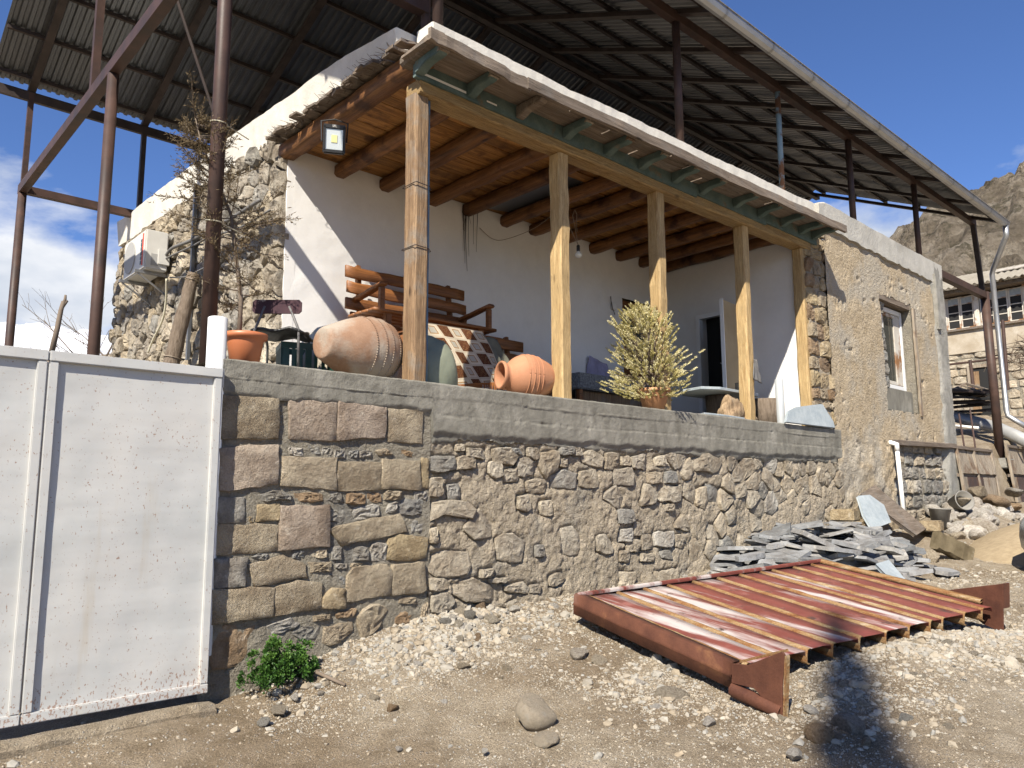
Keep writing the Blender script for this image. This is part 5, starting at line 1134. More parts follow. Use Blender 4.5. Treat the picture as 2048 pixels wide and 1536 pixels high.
# crate
cr = thing('plastic_crate', (3.0, .95, 2.5), 'dark green plastic crate behind the chair and jar', 'crate'); x0, x1, y0, y1 = 2.86, 3.28, .72, 1.02; z0, z1 = 2.5, 2.84
R = Matrix.Rotation(RAD(-18), 3, 'Z'); cc = Vector((3.07, .87, 0))
def cb(x, y, z, sx, sy, sz): return (cc+R @ Vector((x, y, 0))+Vector((0, 0, z)), (sx, sy, sz), R)
mb = MB(); hx_, hy_ = .21, .15
for y in (-hy_, hy_):
    mb.box(*cb(0, y, 2.815, .43, .022, .05)); mb.box(*cb(0, y, 2.53, .42, .02, .06))
    for k in range(7): mb.box(*cb(-.18+.06*k, y, 2.67, .026 if k % 3 else .05, .018, .26))
for x in (-hx_, hx_):
    mb.box(*cb(x, 0, 2.815, .022, .30, .05)); mb.box(*cb(x, 0, 2.53, .02, .30, .06))
    for k in range(5): mb.box(*cb(x, -.12+.06*k, 2.67, .018, .03, .26))
mb.build('side_walls', MT['crate'], cr); MB().box(*cb(0, 0, 2.515, .40, .28, .02)).build('bottom', MT['crate'], cr)
# floodlight
flt = thing('floodlight', (3.56, 1.33, 4.85), 'square black floodlight hanging under the porch end beam', 'lamp'); Rf = Matrix.Rotation(RAD(-28), 3, 'Z') @ Matrix.Rotation(RAD(12), 3, 'X'); fc = Vector((3.52, 1.30, 4.97))
def ff(x, y, z): return fc+Rf @ Vector((x, y, z))
hb = MB().box(fc, (.21, .06, .27), Rf).build('housing', MT['blackplastic'], flt, bevel=.012)
rim = MB()
for (x, z, sx, sz) in ((0, .115, .20, .035), (0, -.115, .20, .025), (-.09, 0, .02, .23), (.09, 0, .02, .23)): rim.box(ff(x, -.035, z), (sx, .02, sz), Rf)
rim.build('rim', MT['blackplastic'], hb)
MB().box(ff(0, -.032, -.005), (.16, .006, .19), Rf).build('reflector', m_plain('pale_reflector', (.62, .66, .66), .25, .3), hb); MB().box(ff(.0, -.037, .0), (.055, .006, .07), Rf).build('led_chip', m_plain('yellow_led', (.65, .62, .30), .5), hb)
cu = bpy.data.curves.new('maker_mark', 'FONT'); cu.body = 'SFL'; cu.size = .03; cu.align_x = 'CENTER'; tmp = bpy.data.objects.new('maker_mark', cu); me_ = bpy.data.meshes.new_from_object(tmp); bpy.data.objects.remove(tmp); mk = bpy.data.objects.new('maker_mark', me_); COL.objects.link(mk); me_.materials.clear(); me_.materials.append(MT['plastic_white']); mk.parent = hb
mk.matrix_local = Matrix.Translation(ff(0, -.0465, .108)-Vector(org(flt))) @ Rf.to_4x4() @ Matrix.Rotation(RAD(90), 4, 'X')
MB().tube([ff(-.115, 0, -.02), ff(-.125, .03, .17), ff(0, .04, .20), ff(.125, .03, .17), ff(.115, 0, -.02)], .008, 6).build('yoke', MT['blackplastic'], flt)
# bulb
bl = thing('light_bulb', (6.95, 1.3, 4.52), 'bare white reflector bulb hanging on a thin looped wire under the porch ceiling', 'lamp')
MB().lathe([(.0, .0), (.03, .004), (.045, .02), (.047, .035), (.03, .065), (.016, .085), (.0, .09)], (6.95, 1.3, 4.52), n=20).build('bulb', m_plain('opal_glass', (.72, .72, .68), .25), bl, True)
MB().lathe([(.02, .08), (.022, .09), (.022, .15), (.012, .165), (.0, .165)], (6.95, 1.3, 4.52), n=14).build('socket', MT['blackplastic'], bl, True)
MB().tube([(6.95, 1.3, 4.68), (6.91, 1.3, 4.85), (6.87, 1.31, 5.05), (6.92, 1.32, 5.14), (6.97, 1.33, 5.1), (6.96, 1.33, 4.95), (6.95, 1.31, 4.86)], .004, 5).tube([(6.95, 1.3, 4.68), (6.86, 1.3, 4.80), (6.80, 1.35, 5.0), (6.74, 1.4, 5.16)], .004, 5).build('cord', MT['wire'], bl)
wire('ceiling_wire', [(6.82, 1.5, 5.17), (6.78, 1.9, 5.02), (6.72, 2.40, 4.98), (6.50, 2.42, 4.95), (6.30, 2.43, 5.05)], .004, MT['wire'], 'thin wire sagging along the top of the white porch wall', 'wire', 5)
# small things at the back of the porch
sb = thing('wall_socket', (8.97, 2.42, 4.46), 'broken wall socket with loose wires on the white wall', 'socket'); MB().mm(8.92, 9.03, 2.415, 2.44, 4.38, 4.49).build('plate', MT['plastic_white'], sb, bevel=.008); MB().tube([(8.90, 2.42, 4.58), (8.88, 2.40, 4.50), (8.92, 2.41, 4.40), (8.96, 2.40, 4.30)], .006, 5).build('loose_wire', MT['darksteel'], sb)
tb = thing('low_table', (7.9, 1.85, 2.5), 'low table under a speckled grey cloth by the porch wall', 'table'); MB().mm(7.2, 8.7, 1.55, 2.3, 2.93, 3.14).build('cloth', m_rough('speckled_oilcloth', (.08, .085, .09), (.30, .31, .31), 40, bs=40, bstr=.1), tb, bevel=.015)
for x in (7.28, 8.62):
    for y in (1.62, 2.22): MB().mm(x-.03, x+.03, y-.03, y+.03, 2.5, 2.93).build('leg', MT['benchwood'], tb)
MB().mm(7.25, 8.65, 1.64, 1.66, 2.55, 2.92).build('front_board', MT['oldcolumn'], tb)
drape('lilac_cloth', [(8.35, 2.40, 3.60), (8.75, 2.41, 3.52), (8.85, 2.39, 3.25), (8.32, 2.39, 3.30)], MT['cloth_lilac'], 'small lilac cloth hanging on the white wall behind the shrub', 'cloth', .02, 6)
# slate table on a stump, driftwood, slabs, logs
def slab(name, poly, z, t, tilt, label, cat='slab', group=None, mat='bluegrey', parent=None):
    cx = sum(p[0] for p in poly)/len(poly); cy = sum(p[1] for p in poly)/len(poly); R = Matrix.Rotation(tilt[0], 3, 'X') @ Matrix.Rotation(tilt[1], 3, 'Y')
    mb = MB(); mb.prism([(p[0]-cx, p[1]-cy) for p in poly], (cx, cy, z), R @ Vector((1, 0, 0)), R @ Vector((0, 1, 0)), R @ Vector((0, 0, 1)), t)
    o = mb.build(name, MT[mat], parent, bevel=.004, bseg=1)
    return tag(o, label, cat, group) if parent is None else o
stp = thing('stump_table', (8.70, .55, 2.5), 'thin slate slab resting on a dark log stump as a table', 'table')
slab('slate_top', [(8.02, .30), (8.25, .18), (9.2, .22), (9.32, .40), (9.25, .80), (8.4, .85), (8.1, .65)], 2.862, .035, (0, 0), None, parent=stp)
MB().tube([(8.72, .52, 2.5), (8.72, .52, 2.68), (8.71, .52, 2.86)], [.17, .155, .16], 16).build('stump', MT['bark'], stp, True)
bundle('driftwood_stump', (8.47, .20, 2.60), (.19, .11, .20), MT['driftwood'], 'pale twisted piece of driftwood in front of the slate table', 'driftwood', 12, .75)
bundle('driftwood_root', (8.78, .14, 2.53), (.17, .08, .08), MT['driftwood'], 'pale gnarled root end lying at the foot of the fourth column', 'driftwood', 17, .7)
slab('slate_slab', [(7.65, .03), (8.0, -.01), (8.5, .02), (8.62, .20), (8.1, .28), (7.75, .2)], 2.504, .022, (0, RAD(.5)), 'thin flat slate lying on the ledge beside the driftwood')
MB().tube([(10.02, .58, 2.5), (10.02, .58, 2.72), (10.01, .57, 2.93)], [.20, .19, .19], 18).build('log_round', MT['bark'], tag(thing('upright_log', (10.02, .58, 2.5), None, None), 'upright log round with reddish bark behind the leaning slab', 'log'), True)
tag(MB().lathe([(.058, 0), (.058, .68), (.05, .685), (.05, .3), (.0, .3)], (10.02, .36, 2.5), n=20).build('plastic_pipe', m_plain('grey_plastic_pipe', (.36, .38, .39), .45, 0, .06), None, True), 'short grey plastic pipe standing upright on the ledge', 'pipe')
mb = MB(); mb.prism([(-.70, .0), (-.55, .16), (-.30, .235), (.45, .335), (.52, .335), (.60, .22), (.70, .10), (.69, .0)], (10.02, -.045, 2.503), (1, 0, 0), Vector((0, .22, .975)), Vector((0, -.975, .22)), .035)
tag(mb.build('leaning_slab', MT['bluegrey'], None, bevel=.005), 'big pale blue-grey stone slab leaning at the right end of the ledge', 'slab')
drape('rag', [(8.78, .02, 3.28), (8.83, .02, 3.28), (8.94, .015, 2.98), (8.69, .01, 3.02)], MT['cloth_grey'], 'grey rag hanging on the fourth column', 'rag', .012, 9, 14)
bp = thing('black_pot', (8.98, .30, 2.90), 'small black metal pot on the slate table beside the fourth column', 'pot'); MB().lathe([(0, 0), (.07, .0), (.085, .03), (.085, .13), (.078, .13), (.07, .03), (0, .02)], (8.99, .33, 2.9), n=20).build('bowl', MT['blackplastic'], bp, True); MB().tube([(9.07, .33, 3.02), (9.0, .31, 3.10), (8.9, .33, 3.02)], .005, 5).build('handle', MT['darksteel'], bp)
# ---------------------------------------------------------------- rusty red panel on the ground
A = Vector((4.75, -.65, .79)); B = Vector((7.72, -1.20, .91)); D = Vector((4.40, -2.29, .55))
pu = (B-A).normalized(); pv = (D-A).normalized(); pn = pu.cross(pv); pn = pn if pn.z > 0 else -pn; LU = (B-A).length; LV = (D-A).length
pan = thing('ribbed_steel_sheet', (6.0, -1.75, .45), 'large rusty red ribbed steel panel lying on the gravel', 'steel panel')
def pp(u, v, h): return A+pu*u+pv*v+pn*h
def extr(sec, v0, v1, nseg=14, jit=.0, seed=0, closed=False):
    rg = random.Random(seed); V = []; Fs = []; m = len(sec)
    for i in range(nseg+1):
        v = v0+(v1-v0)*i/nseg; j = rg.uniform(-jit, jit)
        for (u, h) in sec: V.append(pp(u, v, h+j))
    for i in range(nseg):
        for k in range(m if closed else m-1): k2 = (k+1) % m; Fs.append((i*m+k, i*m+k2, (i+1)*m+k2, (i+1)*m+k))
    return V, Fs
cutU = [.04, .34, .63, .90, 1.20, 1.51, 1.80, 2.08, 2.25, 2.56, 2.83, LU-.02]
for i in range(len(cutU)-1):
    u0 = cutU[i]; wP = cutU[i+1]-u0; ir = random.Random(i)
    V, Fs = extr([(u0+.026, .009), (u0+.05, .004), (u0+wP*.6, .002+ir.uniform(-.004, .004)), (u0+wP-.012, -.002), (u0+wP-.006, -.035)], .05+ir.uniform(-.01, .01), LV, 14, .002, i)
    o = link('plank', V, Fs, MT['redsheet'], pan, True); o.modifiers.new('thickness', 'SOLIDIFY').thickness = .005
    hk = extr([(u0+.03, -.085), (u0+.012, -.085), (u0+.002, -.07), (u0, -.02), (u0+.002, .004), (u0+.008, .010), (u0+.018, .0115), (u0+.028, .009)], .045, LV+.012, 18, .0025, i+40)
    o = link('rib', hk[0], hk[1], MT['ribrust'], pan, True); o.modifiers.new('thickness', 'SOLIDIFY').thickness = .007
ch_ = [(-.05, .02), (-.05, -.045), (-.06, -.055), (-.05, -.068), (-.05, -.135), (-.02, -.150), (.04, -.150), (.04, -.14), (-.02, -.138), (-.035, -.12), (-.035, .005), (.035, .012), (.038, .022), (-.03, .028)]
V, Fs = extr(ch_, -.02, LV-.02, 16, .002, 3, True); n = len(ch_); Fs += [tuple(range(n)), tuple(16*n+k for k in range(n-1, -1, -1))]; link('side_channel', V, Fs, MT['flangerust'], pan, True)
ch2 = [(LU-.03, .0), (LU-.01, .035), (LU+.03, .04), (LU+.045, .02), (LU+.045, -.13), (LU+.0, -.14), (LU+.0, -.13), (LU+.03, -.12), (LU+.03, .015), (LU+.0, .012)]
V, Fs = extr(ch2, .0, LV-.1, 14, .002, 4, True); link('side_channel', V, Fs, MT['ribrust'], pan, True)
mb = MB(); mb.bar(pp(-.03, .01, .022), pp(LU+.03, .01, .022), .035, .03, pn); mb.build('back_lip', MT['redsheet'], pan, bevel=.006); MB().bar(pp(-.0, .0, -.06), pp(LU, .0, -.06), .012, .12, pn).build('back_flange', MT['flangerust'], pan)
def vplate(name, poly, u, t, mat, parent): return MB().prism(poly, pp(u, 0, 0), pv, pn, pu, t).build(name, mat, parent, bevel=.002, bseg=1)
gp = vplate('corner_plate', [(LV-.02, .02), (LV+.10, .05), (LV+.35, .21), (LV+.37, .20), (LV+.36, .02), (LV+.37, -.17), (LV+.35, -.18), (LV+.16, -.07), (LV-.02, -.10)], -.052, .012, MT['flangerust'], pan)
V, Fs = extr([(-.055, -.10), (-.075, -.125), (-.075, -.16), (-.05, -.185), (-.02, -.185), (.0, -.16), (.0, -.12), (-.025, -.10)], LV-.02, LV+.36, 8, .001, 9, True); link('lower_tube', V, Fs, MT['flangerust'], gp, True)
MB().bar(pp(-.03, LV+.372, .19), pp(-.03, LV+.376, -.17), .035, .010, pv).build('plate_edge', MT['ribrust'], gp); MB().bar(pp(-.0, LV+.0, .03), pp(-.0, LV+.35, .21), .016, .012, pu).build('plate_edge', MT['ribrust'], gp)
vplate('corner_plate', [(LV-.42, .03), (LV+.05, .20), (LV+.07, -.2), (LV-.1, -.17)], LU+.03, .012, MT['flangerust'], pan)
MB().bar(pp(LU+.08, LV+.05, .20), pp(LU+.08, LV+.06, -.0), .09, .012, pv).build('plate_edge', MT['flangerust'], pan)

# ---------------------------------------------------------------- slates
def put_poly(rg, L_, W_):
    n = rg.choice((4, 4, 5, 5, 6)); pts = []
    for k in range(n):
        t = 6.283*(k+.5+rg.uniform(-.25, .25))/n; pts.append((L_*.62*math.cos(t)*rg.uniform(.8, 1.1), W_*.68*math.sin(t)*rg.uniform(.8, 1.1)))
    return pts
SLV = []
for k in range(26):
    rg = random.Random(400+k); L_ = rg.uniform(.14, .66); W_ = L_*rg.uniform(.35, .75); t = rg.uniform(.014, .055); mb = MB(); mb.prism(put_poly(rg, L_, W_), (0, 0, 0), (1, 0, 0), (0, 1, 0), (0, 0, 1), t)
    me = bpy.data.meshes.new('slate'); me.from_pydata(mb.v, [], mb.f); bm = bmesh.new(); bm.from_mesh(me); bmesh.ops.recalc_face_normals(bm, faces=bm.faces); bm.to_mesh(me); bm.free(); me.materials.append(MT['slate']); SLV.append((me, t))
def slate_at(k, p, rot):
    o = bpy.data.objects.new('slate', SLV[k % len(SLV)][0]); COL.objects.link(o); o.location = p; o.rotation_euler = rot
    return tag(o, 'grey slate slab lying in the heap against the stone wall', 'slate', 'slates heaped against the stone wall')
rg = random.Random(77); z = 0.0; k = 0; HC = (8.95, -.62)
while z < .44:
    s_ = math.sqrt(max(0, 1-(z/.48)**1.1)); a_, b_ = 1.85*s_+.15, .80*s_+.05; per = 3.0*(a_+b_); nn = max(5, int(per/.255))
    for j in range(nn):
        u = 6.283*(j+rg.uniform(0, .9))/nn; rr = rg.uniform(.72, 1.03); x = HC[0]+.35*z+a_*rr*math.cos(u); y = HC[1]+b_*rr*math.sin(u)
        if y > -.10: y = -.10-rg.uniform(0, .1)
        slate_at(rg.randrange(26), (x, y, gz1(x, y)+z+rg.uniform(-.005, .02)), (rg.gauss(0, .16)+.10*math.sin(u), rg.gauss(0, .16)-.08*math.cos(u), rg.uniform(0, 6.283))); k += 1
    z += .050
for q in range(16):
    x = HC[0]+rg.uniform(-1.2, 1.4); y = HC[1]+rg.uniform(-.35, .35); slate_at(rg.randrange(26), (x, y, gz1(x, y)+.38+rg.uniform(-.1, .05)), (rg.gauss(0, .15), rg.gauss(0, .15), rg.uniform(0, 6.28)))
for q in range(14):
    x = HC[0]-1.9+rg.uniform(-.3, 3.6); y = HC[1]-.85+rg.uniform(-.15, .15); slate_at(rg.randrange(26), (x, y, gz1(x, y)+.02), (rg.gauss(0, .12)+.1, rg.gauss(0, .1), rg.uniform(0, 6.28)))
mb = MB()
tag(bundle('slate_heap_core', (HC[0]+.1, HC[1], .74), (1.55, .5, .33), MT['slate'], 'dark broken slate filling inside the heap', 'slate', 4, .1), kind='stuff')
def big_slab(name, px, mat, thick, label, cat, Y, nrm=(0, -.8, .5)):
    P = [Vector(PY(x, y, yy)) for (x, y), yy in zip(px, Y)]; n = (P[1]-P[0]).cross(P[-1]-P[0]).normalized(); n = n if n.y < 0 else -n
    V = P+[p-n*thick for p in P]; m = len(P); mb = MB().add(V, [tuple(range(m)), tuple(range(2*m-1, m-1, -1))]+[(k, (k+1) % m, m+(k+1) % m, m+k) for k in range(m)]); return tag(mb.build(name, mat, None, bevel=.004, bseg=1), label, cat)
big_slab('leaning_board', [(1722, 988), (1750, 970), (1853, 1056), (1832, 1070)], MT['fascia'], .05, 'weathered grey board leaning on the wall behind the slates', 'board', (-.14, -.12, -.50, -.62))
big_slab('leaning_slate', [(1716, 992), (1740, 990), (1768, 1010), (1782, 1044), (1745, 1058), (1728, 1030)], MT['bluegrey'], .03, 'large pale slate propped on the weathered board', 'slab', (-.24, -.24, -.3, -.45, -.55, -.4))
big_slab('bottom_slate', [(1752, 1128), (1778, 1120), (1812, 1160), (1775, 1152)], MT['bluegrey'], .03, 'ribbed blue-grey slab lying in front of the slate heap', 'slab', (-1.55, -1.45, -1.75, -1.85))
for (x, y, yy, sx, nm) in ((1692, 1030, -.2, .5, 'pale yellow cut stone on top of the slate heap by the wall'), (1862, 1052, -.5, .42, 'pale yellow cut stone beside the tipped bucket')):
    p = Vector(PY(x, y, yy)); tag(MB().box(p, (sx, .3, .16), Matrix.Rotation(RAD(12), 3, 'Z')).build('cut_stone', MT['yellow'], None, bevel=.02), nm, 'stone')

# ---------------------------------------------------------------- rocks and gravel
ROCKS = []
for k in range(10):
    rg = random.Random(900+k); bm = bmesh.new(); bmesh.ops.create_icosphere(bm, subdivisions=3, radius=1.0); pl = [(Vector((rg.gauss(0, 1), rg.gauss(0, 1), rg.gauss(0, 1))).normalized(), rg.uniform(.5, .9)) for _ in range(11)]
    for v in bm.verts:
        p = v.co.copy()
        for n_, d_ in pl:
            e = p.dot(n_)
            if e > d_: p -= n_*(e-d_)
        v.co = p*(1+rg.uniform(-.02, .02))
    bmesh.ops.smooth_vert(bm, verts=bm.verts, factor=.15, use_axis_x=True, use_axis_y=True, use_axis_z=True)
    me = bpy.data.meshes.new('rock'); bm.to_mesh(me); bm.free(); me.polygons.foreach_set('use_smooth', [True]*len(me.polygons)); me.set_sharp_from_angle(angle=RAD(24)); ROCKS.append(me)
def rock(p, s, rot, mat, label, group=None, var=0, name='rock', sink=.35, z=None):
    me = ROCKS[var % 10]; key = (var % 10, mat)
    if key not in RM: m2 = me.copy(); m2.materials.clear(); m2.materials.append(MT[mat]); RM[key] = m2
    o = bpy.data.objects.new(name, RM[key]); COL.objects.link(o); zz = (gz1(p[0], p[1]) if z is None else z)+s[2]*(1-sink*2)+.0
    o.location = (p[0], p[1], zz); o.scale = s; o.rotation_euler = rot; return tag(o, label, 'rock', group)
RM = {}
def ground_at(px, py):
    d = ray(px, py)
    for t in np.linspace(2, 40, 2600):
        p = CAM+d*t
        if p[2] < gz1(p[0], p[1]): return p
    return p
MT['boulder'] = m_rough('dusty_boulder', (.27, .225, .165), (.36, .305, .23), 6, (.30, .27, .22), 3, bs=30, bstr=.8, bd=.02)
g = ground_at(1085, 1462); rock((g[0]+.05, g[1]+.10), (.15, .13, .10), (.2, -.15, .4), 'boulder', 'large rounded tan boulder alone in the foreground', None, 3, 'boulder', .2)
g = ground_at(1092, 1490); rock((g[0]+.02, g[1]+.02), (.10, .075, .055), (.1, .1, .9), 'boulder', 'flat stone tucked under the rounded foreground boulder', None, 5)
g = ground_at(1160, 1315); rock((g[0], g[1]), (.15, .075, .06), (0, .15, .6), 'pale', 'white-crusted oblong stone below the left corner of the red panel', None, 6)
g = ground_at(1198, 1330); rock((g[0], g[1]), (.075, .06, .055), (0, .3, .2), 'rubble', 'round stone beside the white-crusted oblong one', None, 1)
g = ground_at(1345, 1400); rock((g[0], g[1]), (.115, .065, .06), (0, .2, -.7), 'rubble', 'pale elongated rock below the middle of the panel side channel', None, 7)
g = ground_at(1640, 1480); rock((g[0], g[1]), (.085, .08, .07), (.3, .2, .5), 'brown', 'square brown cobble at the left edge of the gravel mound', None, 8)
g = ground_at(1700, 1460); rock((g[0], g[1]), (.105, .085, .075), (.3, .2, 1.5), 'grey', 'biggest grey cobble in the shadow on the gravel mound', None, 2)
g = ground_at(1590, 1515); rock((g[0], g[1]), (.09, .05, .035), (.1, .2, .1), 'pale', 'flat white stone at the bottom edge of the picture', None, 4)
g = ground_at(1420, 1448); rock((g[0], g[1]), (.055, .045, .035), (.1, .2, .1), 'pale', 'small white stone lying alone in front of the panel', None, 9)
g = ground_at(108, 1512); rock((g[0], g[1]), (.055, .03, .016), (.1, .2, .3), 'brown', 'flat orange tile shard on the bare soil', None, 0)
g = ground_at(312, 1490); rock((g[0], g[1]), (.045, .028, .012), (.1, .1, .3), 'yellow', 'flat pale yellow shard on the bare soil', None, 0)
for i, (x, y) in enumerate(((338, 1442), (372, 1438))): g = ground_at(x, y); rock((g[0], g[1]), (.05, .04, .03), (i, .2, .3), 'grey', ('grey pebble on the left of the pair by the gate corner', 'grey pebble on the right of the pair by the gate corner')[i], None, i)
bigs = [(1300, 1165, .16, 'rubble'), (1340, 1150, .2, 'grey'), (1375, 1140, .18, 'rubble'), (560, 1425, .07, 'rubble'), (590, 1400, .055, 'pale'), (527, 1448, .05, 'grey'), (640, 1390, .04, 'pale'), (890, 1245, .06, 'grey'), (940, 1235, .08, 'grey'), (960, 1215, .07, 'brown'), (1000, 1190, .09, 'rubble'), (1120, 1180, .07, 'pale'), (1200, 1170, .07, 'rubble'), (1215, 1190, .06, 'grey'), (1000, 1365, .05, 'tan'), (930, 1255, .05, 'pale'), (970, 1505, .03, 'pale'), (797, 1500, .03, 'pale'), (888, 1408, .035, 'pale'), (1310, 1420, .05, 'pale'), (1390, 1350, .06, 'grey'), (1280, 1370, .06, 'pale'), (1255, 1320, .05, 'rubble'), (1530, 1420, .05, 'pale'), (1560, 1440, .05, 'rubble'), (1625, 1425, .06, 'pale'), (1650, 1400, .055, 'grey')]
rg = random.Random(55)
for i, (x, y, s_, mt) in enumerate(bigs):
    g = ground_at(x, y); rock((g[0], g[1]), (s_*rg.uniform(.8, 1.1), s_*rg.uniform(.55, .9), s_*rg.uniform(.45, .7)), (rg.uniform(-.3, .3), rg.uniform(-.3, .3), rg.uniform(0, 6)), mt, 'loose rock lying among the gravel at the foot of the wall and panel', 'loose rocks among the gravel', i)
for i in range(95):
    if i < 55: x, y = rg.gauss(6.0, .95), rg.gauss(-2.85, .33)
    else: x, y = rg.gauss(3.9, .9), -abs(rg.gauss(.05, .45))-.05
    s_ = rg.uniform(.03, .065); rock((x, y), (s_*rg.uniform(.8, 1.2), s_*rg.uniform(.6, .9), s_*rg.uniform(.45, .75)), (rg.uniform(-.5, .5), rg.uniform(-.5, .5), rg.uniform(0, 6)), rg.choice(['rubble', 'pale', 'grey', 'tan', 'brown', 'rubble']), 'loose rock lying among the gravel at the foot of the wall and panel', 'loose rocks among the gravel', i)
def m_gravel():
    s = NT('mixed_gravel'); at = s.n('Attribute'); at.attribute_name = 'tone'; v = s.coords()
    col = s.ramp(at.outputs['Fac'], [(0, (.27, .222, .16)), (.2, (.36, .315, .245)), (.4, (.275, .265, .24)), (.55, (.385, .34, .27)), (.7, (.32, .26, .185)), (.85, (.295, .28, .245)), (1, (.425, .38, .31))])
    col = s.mix(.3, col, s.ramp(s.noise(v, 60, 4, .7), [(.3, .4), (.65, 1.)]), 'MULTIPLY'); return s.done(col, .92, 0, s.bump(s.noise(v, 90, 5, .7), .4, .006), .2)
rs = np.random.RandomState(12); nC = 330000; cx = rs.uniform(.6, 13.5, nC); cy = rs.uniform(-4.2, .02, nC)
def dens(x, y):
    d = 1.0*np.exp(-((x-3.7)/1.15)**2-((y+.32)/.45)**2)+1.0*np.exp(-((x-6.2)/1.5)**2-((y+2.85)/.5)**2)+.55*np.exp(-((x-4.35)/.5)**2-((y+1.7)/.75)**2)+.35*np.exp(-(y/.28)**2)*(x > 2.2)
    d = d+.5*np.exp(-((x-5.4)/1.0)**2-((y+.45)/.35)**2)+.10*(vn(x*1.7, y*1.7, 3) > .55)+.05+.15*(x > 7)*(y < -1.6); return d*(.45+.9*vn(x*3.1, y*3.1, 19))
keep = rs.rand(nC) < dens(cx, cy)*.55; cx, cy = cx[keep], cy[keep]; n = len(cx)
big = np.clip(dens(cx, cy), 0, 1); print('GRAVEL', n); rad = np.exp(rs.normal(-4.9, .55, n))*(.75+.75*big); rad = np.clip(rad, .004, .042)
ph = (1+5**.5)/2; ico = np.array([(-1, ph, 0), (1, ph, 0), (-1, -ph, 0), (1, -ph, 0), (0, -1, ph), (0, 1, ph), (0, -1, -ph), (0, 1, -ph), (ph, 0, -1), (ph, 0, 1), (-ph, 0, -1), (-ph, 0, 1)], float); ico /= np.linalg.norm(ico[0])
icf = np.array([(0, 11, 5), (0, 5, 1), (0, 1, 7), (0, 7, 10), (0, 10, 11), (1, 5, 9), (5, 11, 4), (11, 10, 2), (10, 7, 6), (7, 1, 8), (3, 9, 4), (3, 4, 2), (3, 2, 6), (3, 6, 8), (3, 8, 9), (4, 9, 5), (2, 4, 11), (6, 2, 10), (8, 6, 7), (9, 8, 1)])
V = ico[None]*(1+rs.uniform(-.28, .28, (n, 12, 1)))*rs.uniform(.55, 1.25, (n, 1, 3)); ang = rs.uniform(0, 6.283, (n, 3))
for ax in range(3):
    c, s_ = np.cos(ang[:, ax])[:, None], np.sin(ang[:, ax])[:, None]; i, j = [(1, 2), (0, 2), (0, 1)][ax]; a_, b_ = V[..., i].copy(), V[..., j].copy(); V[..., i] = a_*c-b_*s_; V[..., j] = a_*s_+b_*c
V[..., 2] *= .8; V *= rad[:, None, None]; zt = gz(cx, cy)+.045*fbm(cx*1.3, cy*1.3, 4, 3)+.018*fbm(cx*6, cy*6, 4, 5)
V += np.stack([cx, cy, zt+rad*.22], 1)[:, None, :]; Fq = (icf[None]+(np.arange(n)*12)[:, None, None]).reshape(-1, 3)
tag(np_mesh('gravel', V.reshape(-1, 3), Fq, m_gravel(), None, False, (5, -2, .3), np.repeat(rs.rand(n), 12)), 'loose mixed gravel and rubble chips spread over the ground', 'gravel', kind='stuff')
# finest grit: little eight-faced grains
nG = 420000; gx = rs.uniform(.4, 11.5, nG); gy = rs.uniform(-4.3, 0, nG); dist = np.hypot(gx, gy+5)
kp = rs.rand(nG) < np.clip((.10+.8*dens(gx, gy))*np.clip(7.5/dist-.45, 0, 1)*(.15+1.2*sst(.3, .7, vn(gx*1.6, gy*1.6, 91)*.7+vn(gx*6, gy*6, 93)*.3)), 0, 1); gx, gy = gx[kp], gy[kp]; n = len(gx); gr_ = np.clip(np.exp(rs.normal(-5.55, .35, n)), .002, .0075)
octa = np.array([(1, 0, 0), (-1, 0, 0), (0, 1, 0), (0, -1, 0), (0, 0, 1), (0, 0, -1)], float); of = np.array([(0, 2, 4), (2, 1, 4), (1, 3, 4), (3, 0, 4), (2, 0, 5), (1, 2, 5), (3, 1, 5), (0, 3, 5)])
V = octa[None]*rs.uniform(.6, 1.4, (n, 6, 1)); an = rs.uniform(0, 6.283, n); c, s_ = np.cos(an)[:, None], np.sin(an)[:, None]; a_, b_ = V[..., 0].copy(), V[..., 1].copy(); V[..., 0] = a_*c-b_*s_; V[..., 1] = a_*s_+b_*c; V *= gr_[:, None, None]
V += np.stack([gx, gy, gz(gx, gy)+.045*fbm(gx*1.3, gy*1.3, 4, 3)+.018*fbm(gx*6, gy*6, 4, 5)+.010*ridged(gx*14, gy*14, 2, 9)+gr_*.2], 1)[:, None, :]
tag(np_mesh('grit', V.reshape(-1, 3), (of[None]+(np.arange(n)*6)[:, None, None]).reshape(-1, 3), bpy.data.materials['mixed_gravel'], None, False, (5, -2, .3), np.repeat(rs.rand(n), 6)), 'fine loose grit covering the bare soil', 'grit', kind='stuff'); print('GRIT', n)
tw = thing('dry_twig', ground_at(640, 1365), 'grey dry twig lying on the gravel beside the green plant', 'twig'); a_ = Vector(ground_at(585, 1348))+Vector((0, 0, .05)); b_ = Vector(ground_at(690, 1380))+Vector((0, 0, .03)); MB().tube([a_, a_.lerp(b_, .5)+Vector((0, 0, .015)), b_], [.008, .012, .011], 7).build('stem', MT['drybranch'], tw, True); MB().tube([a_.lerp(b_, .3), a_.lerp(b_, .4)+Vector((.03, -.06, .03))], [.006, .003], 5).build('side_shoot', MT['drybranch'], tw)

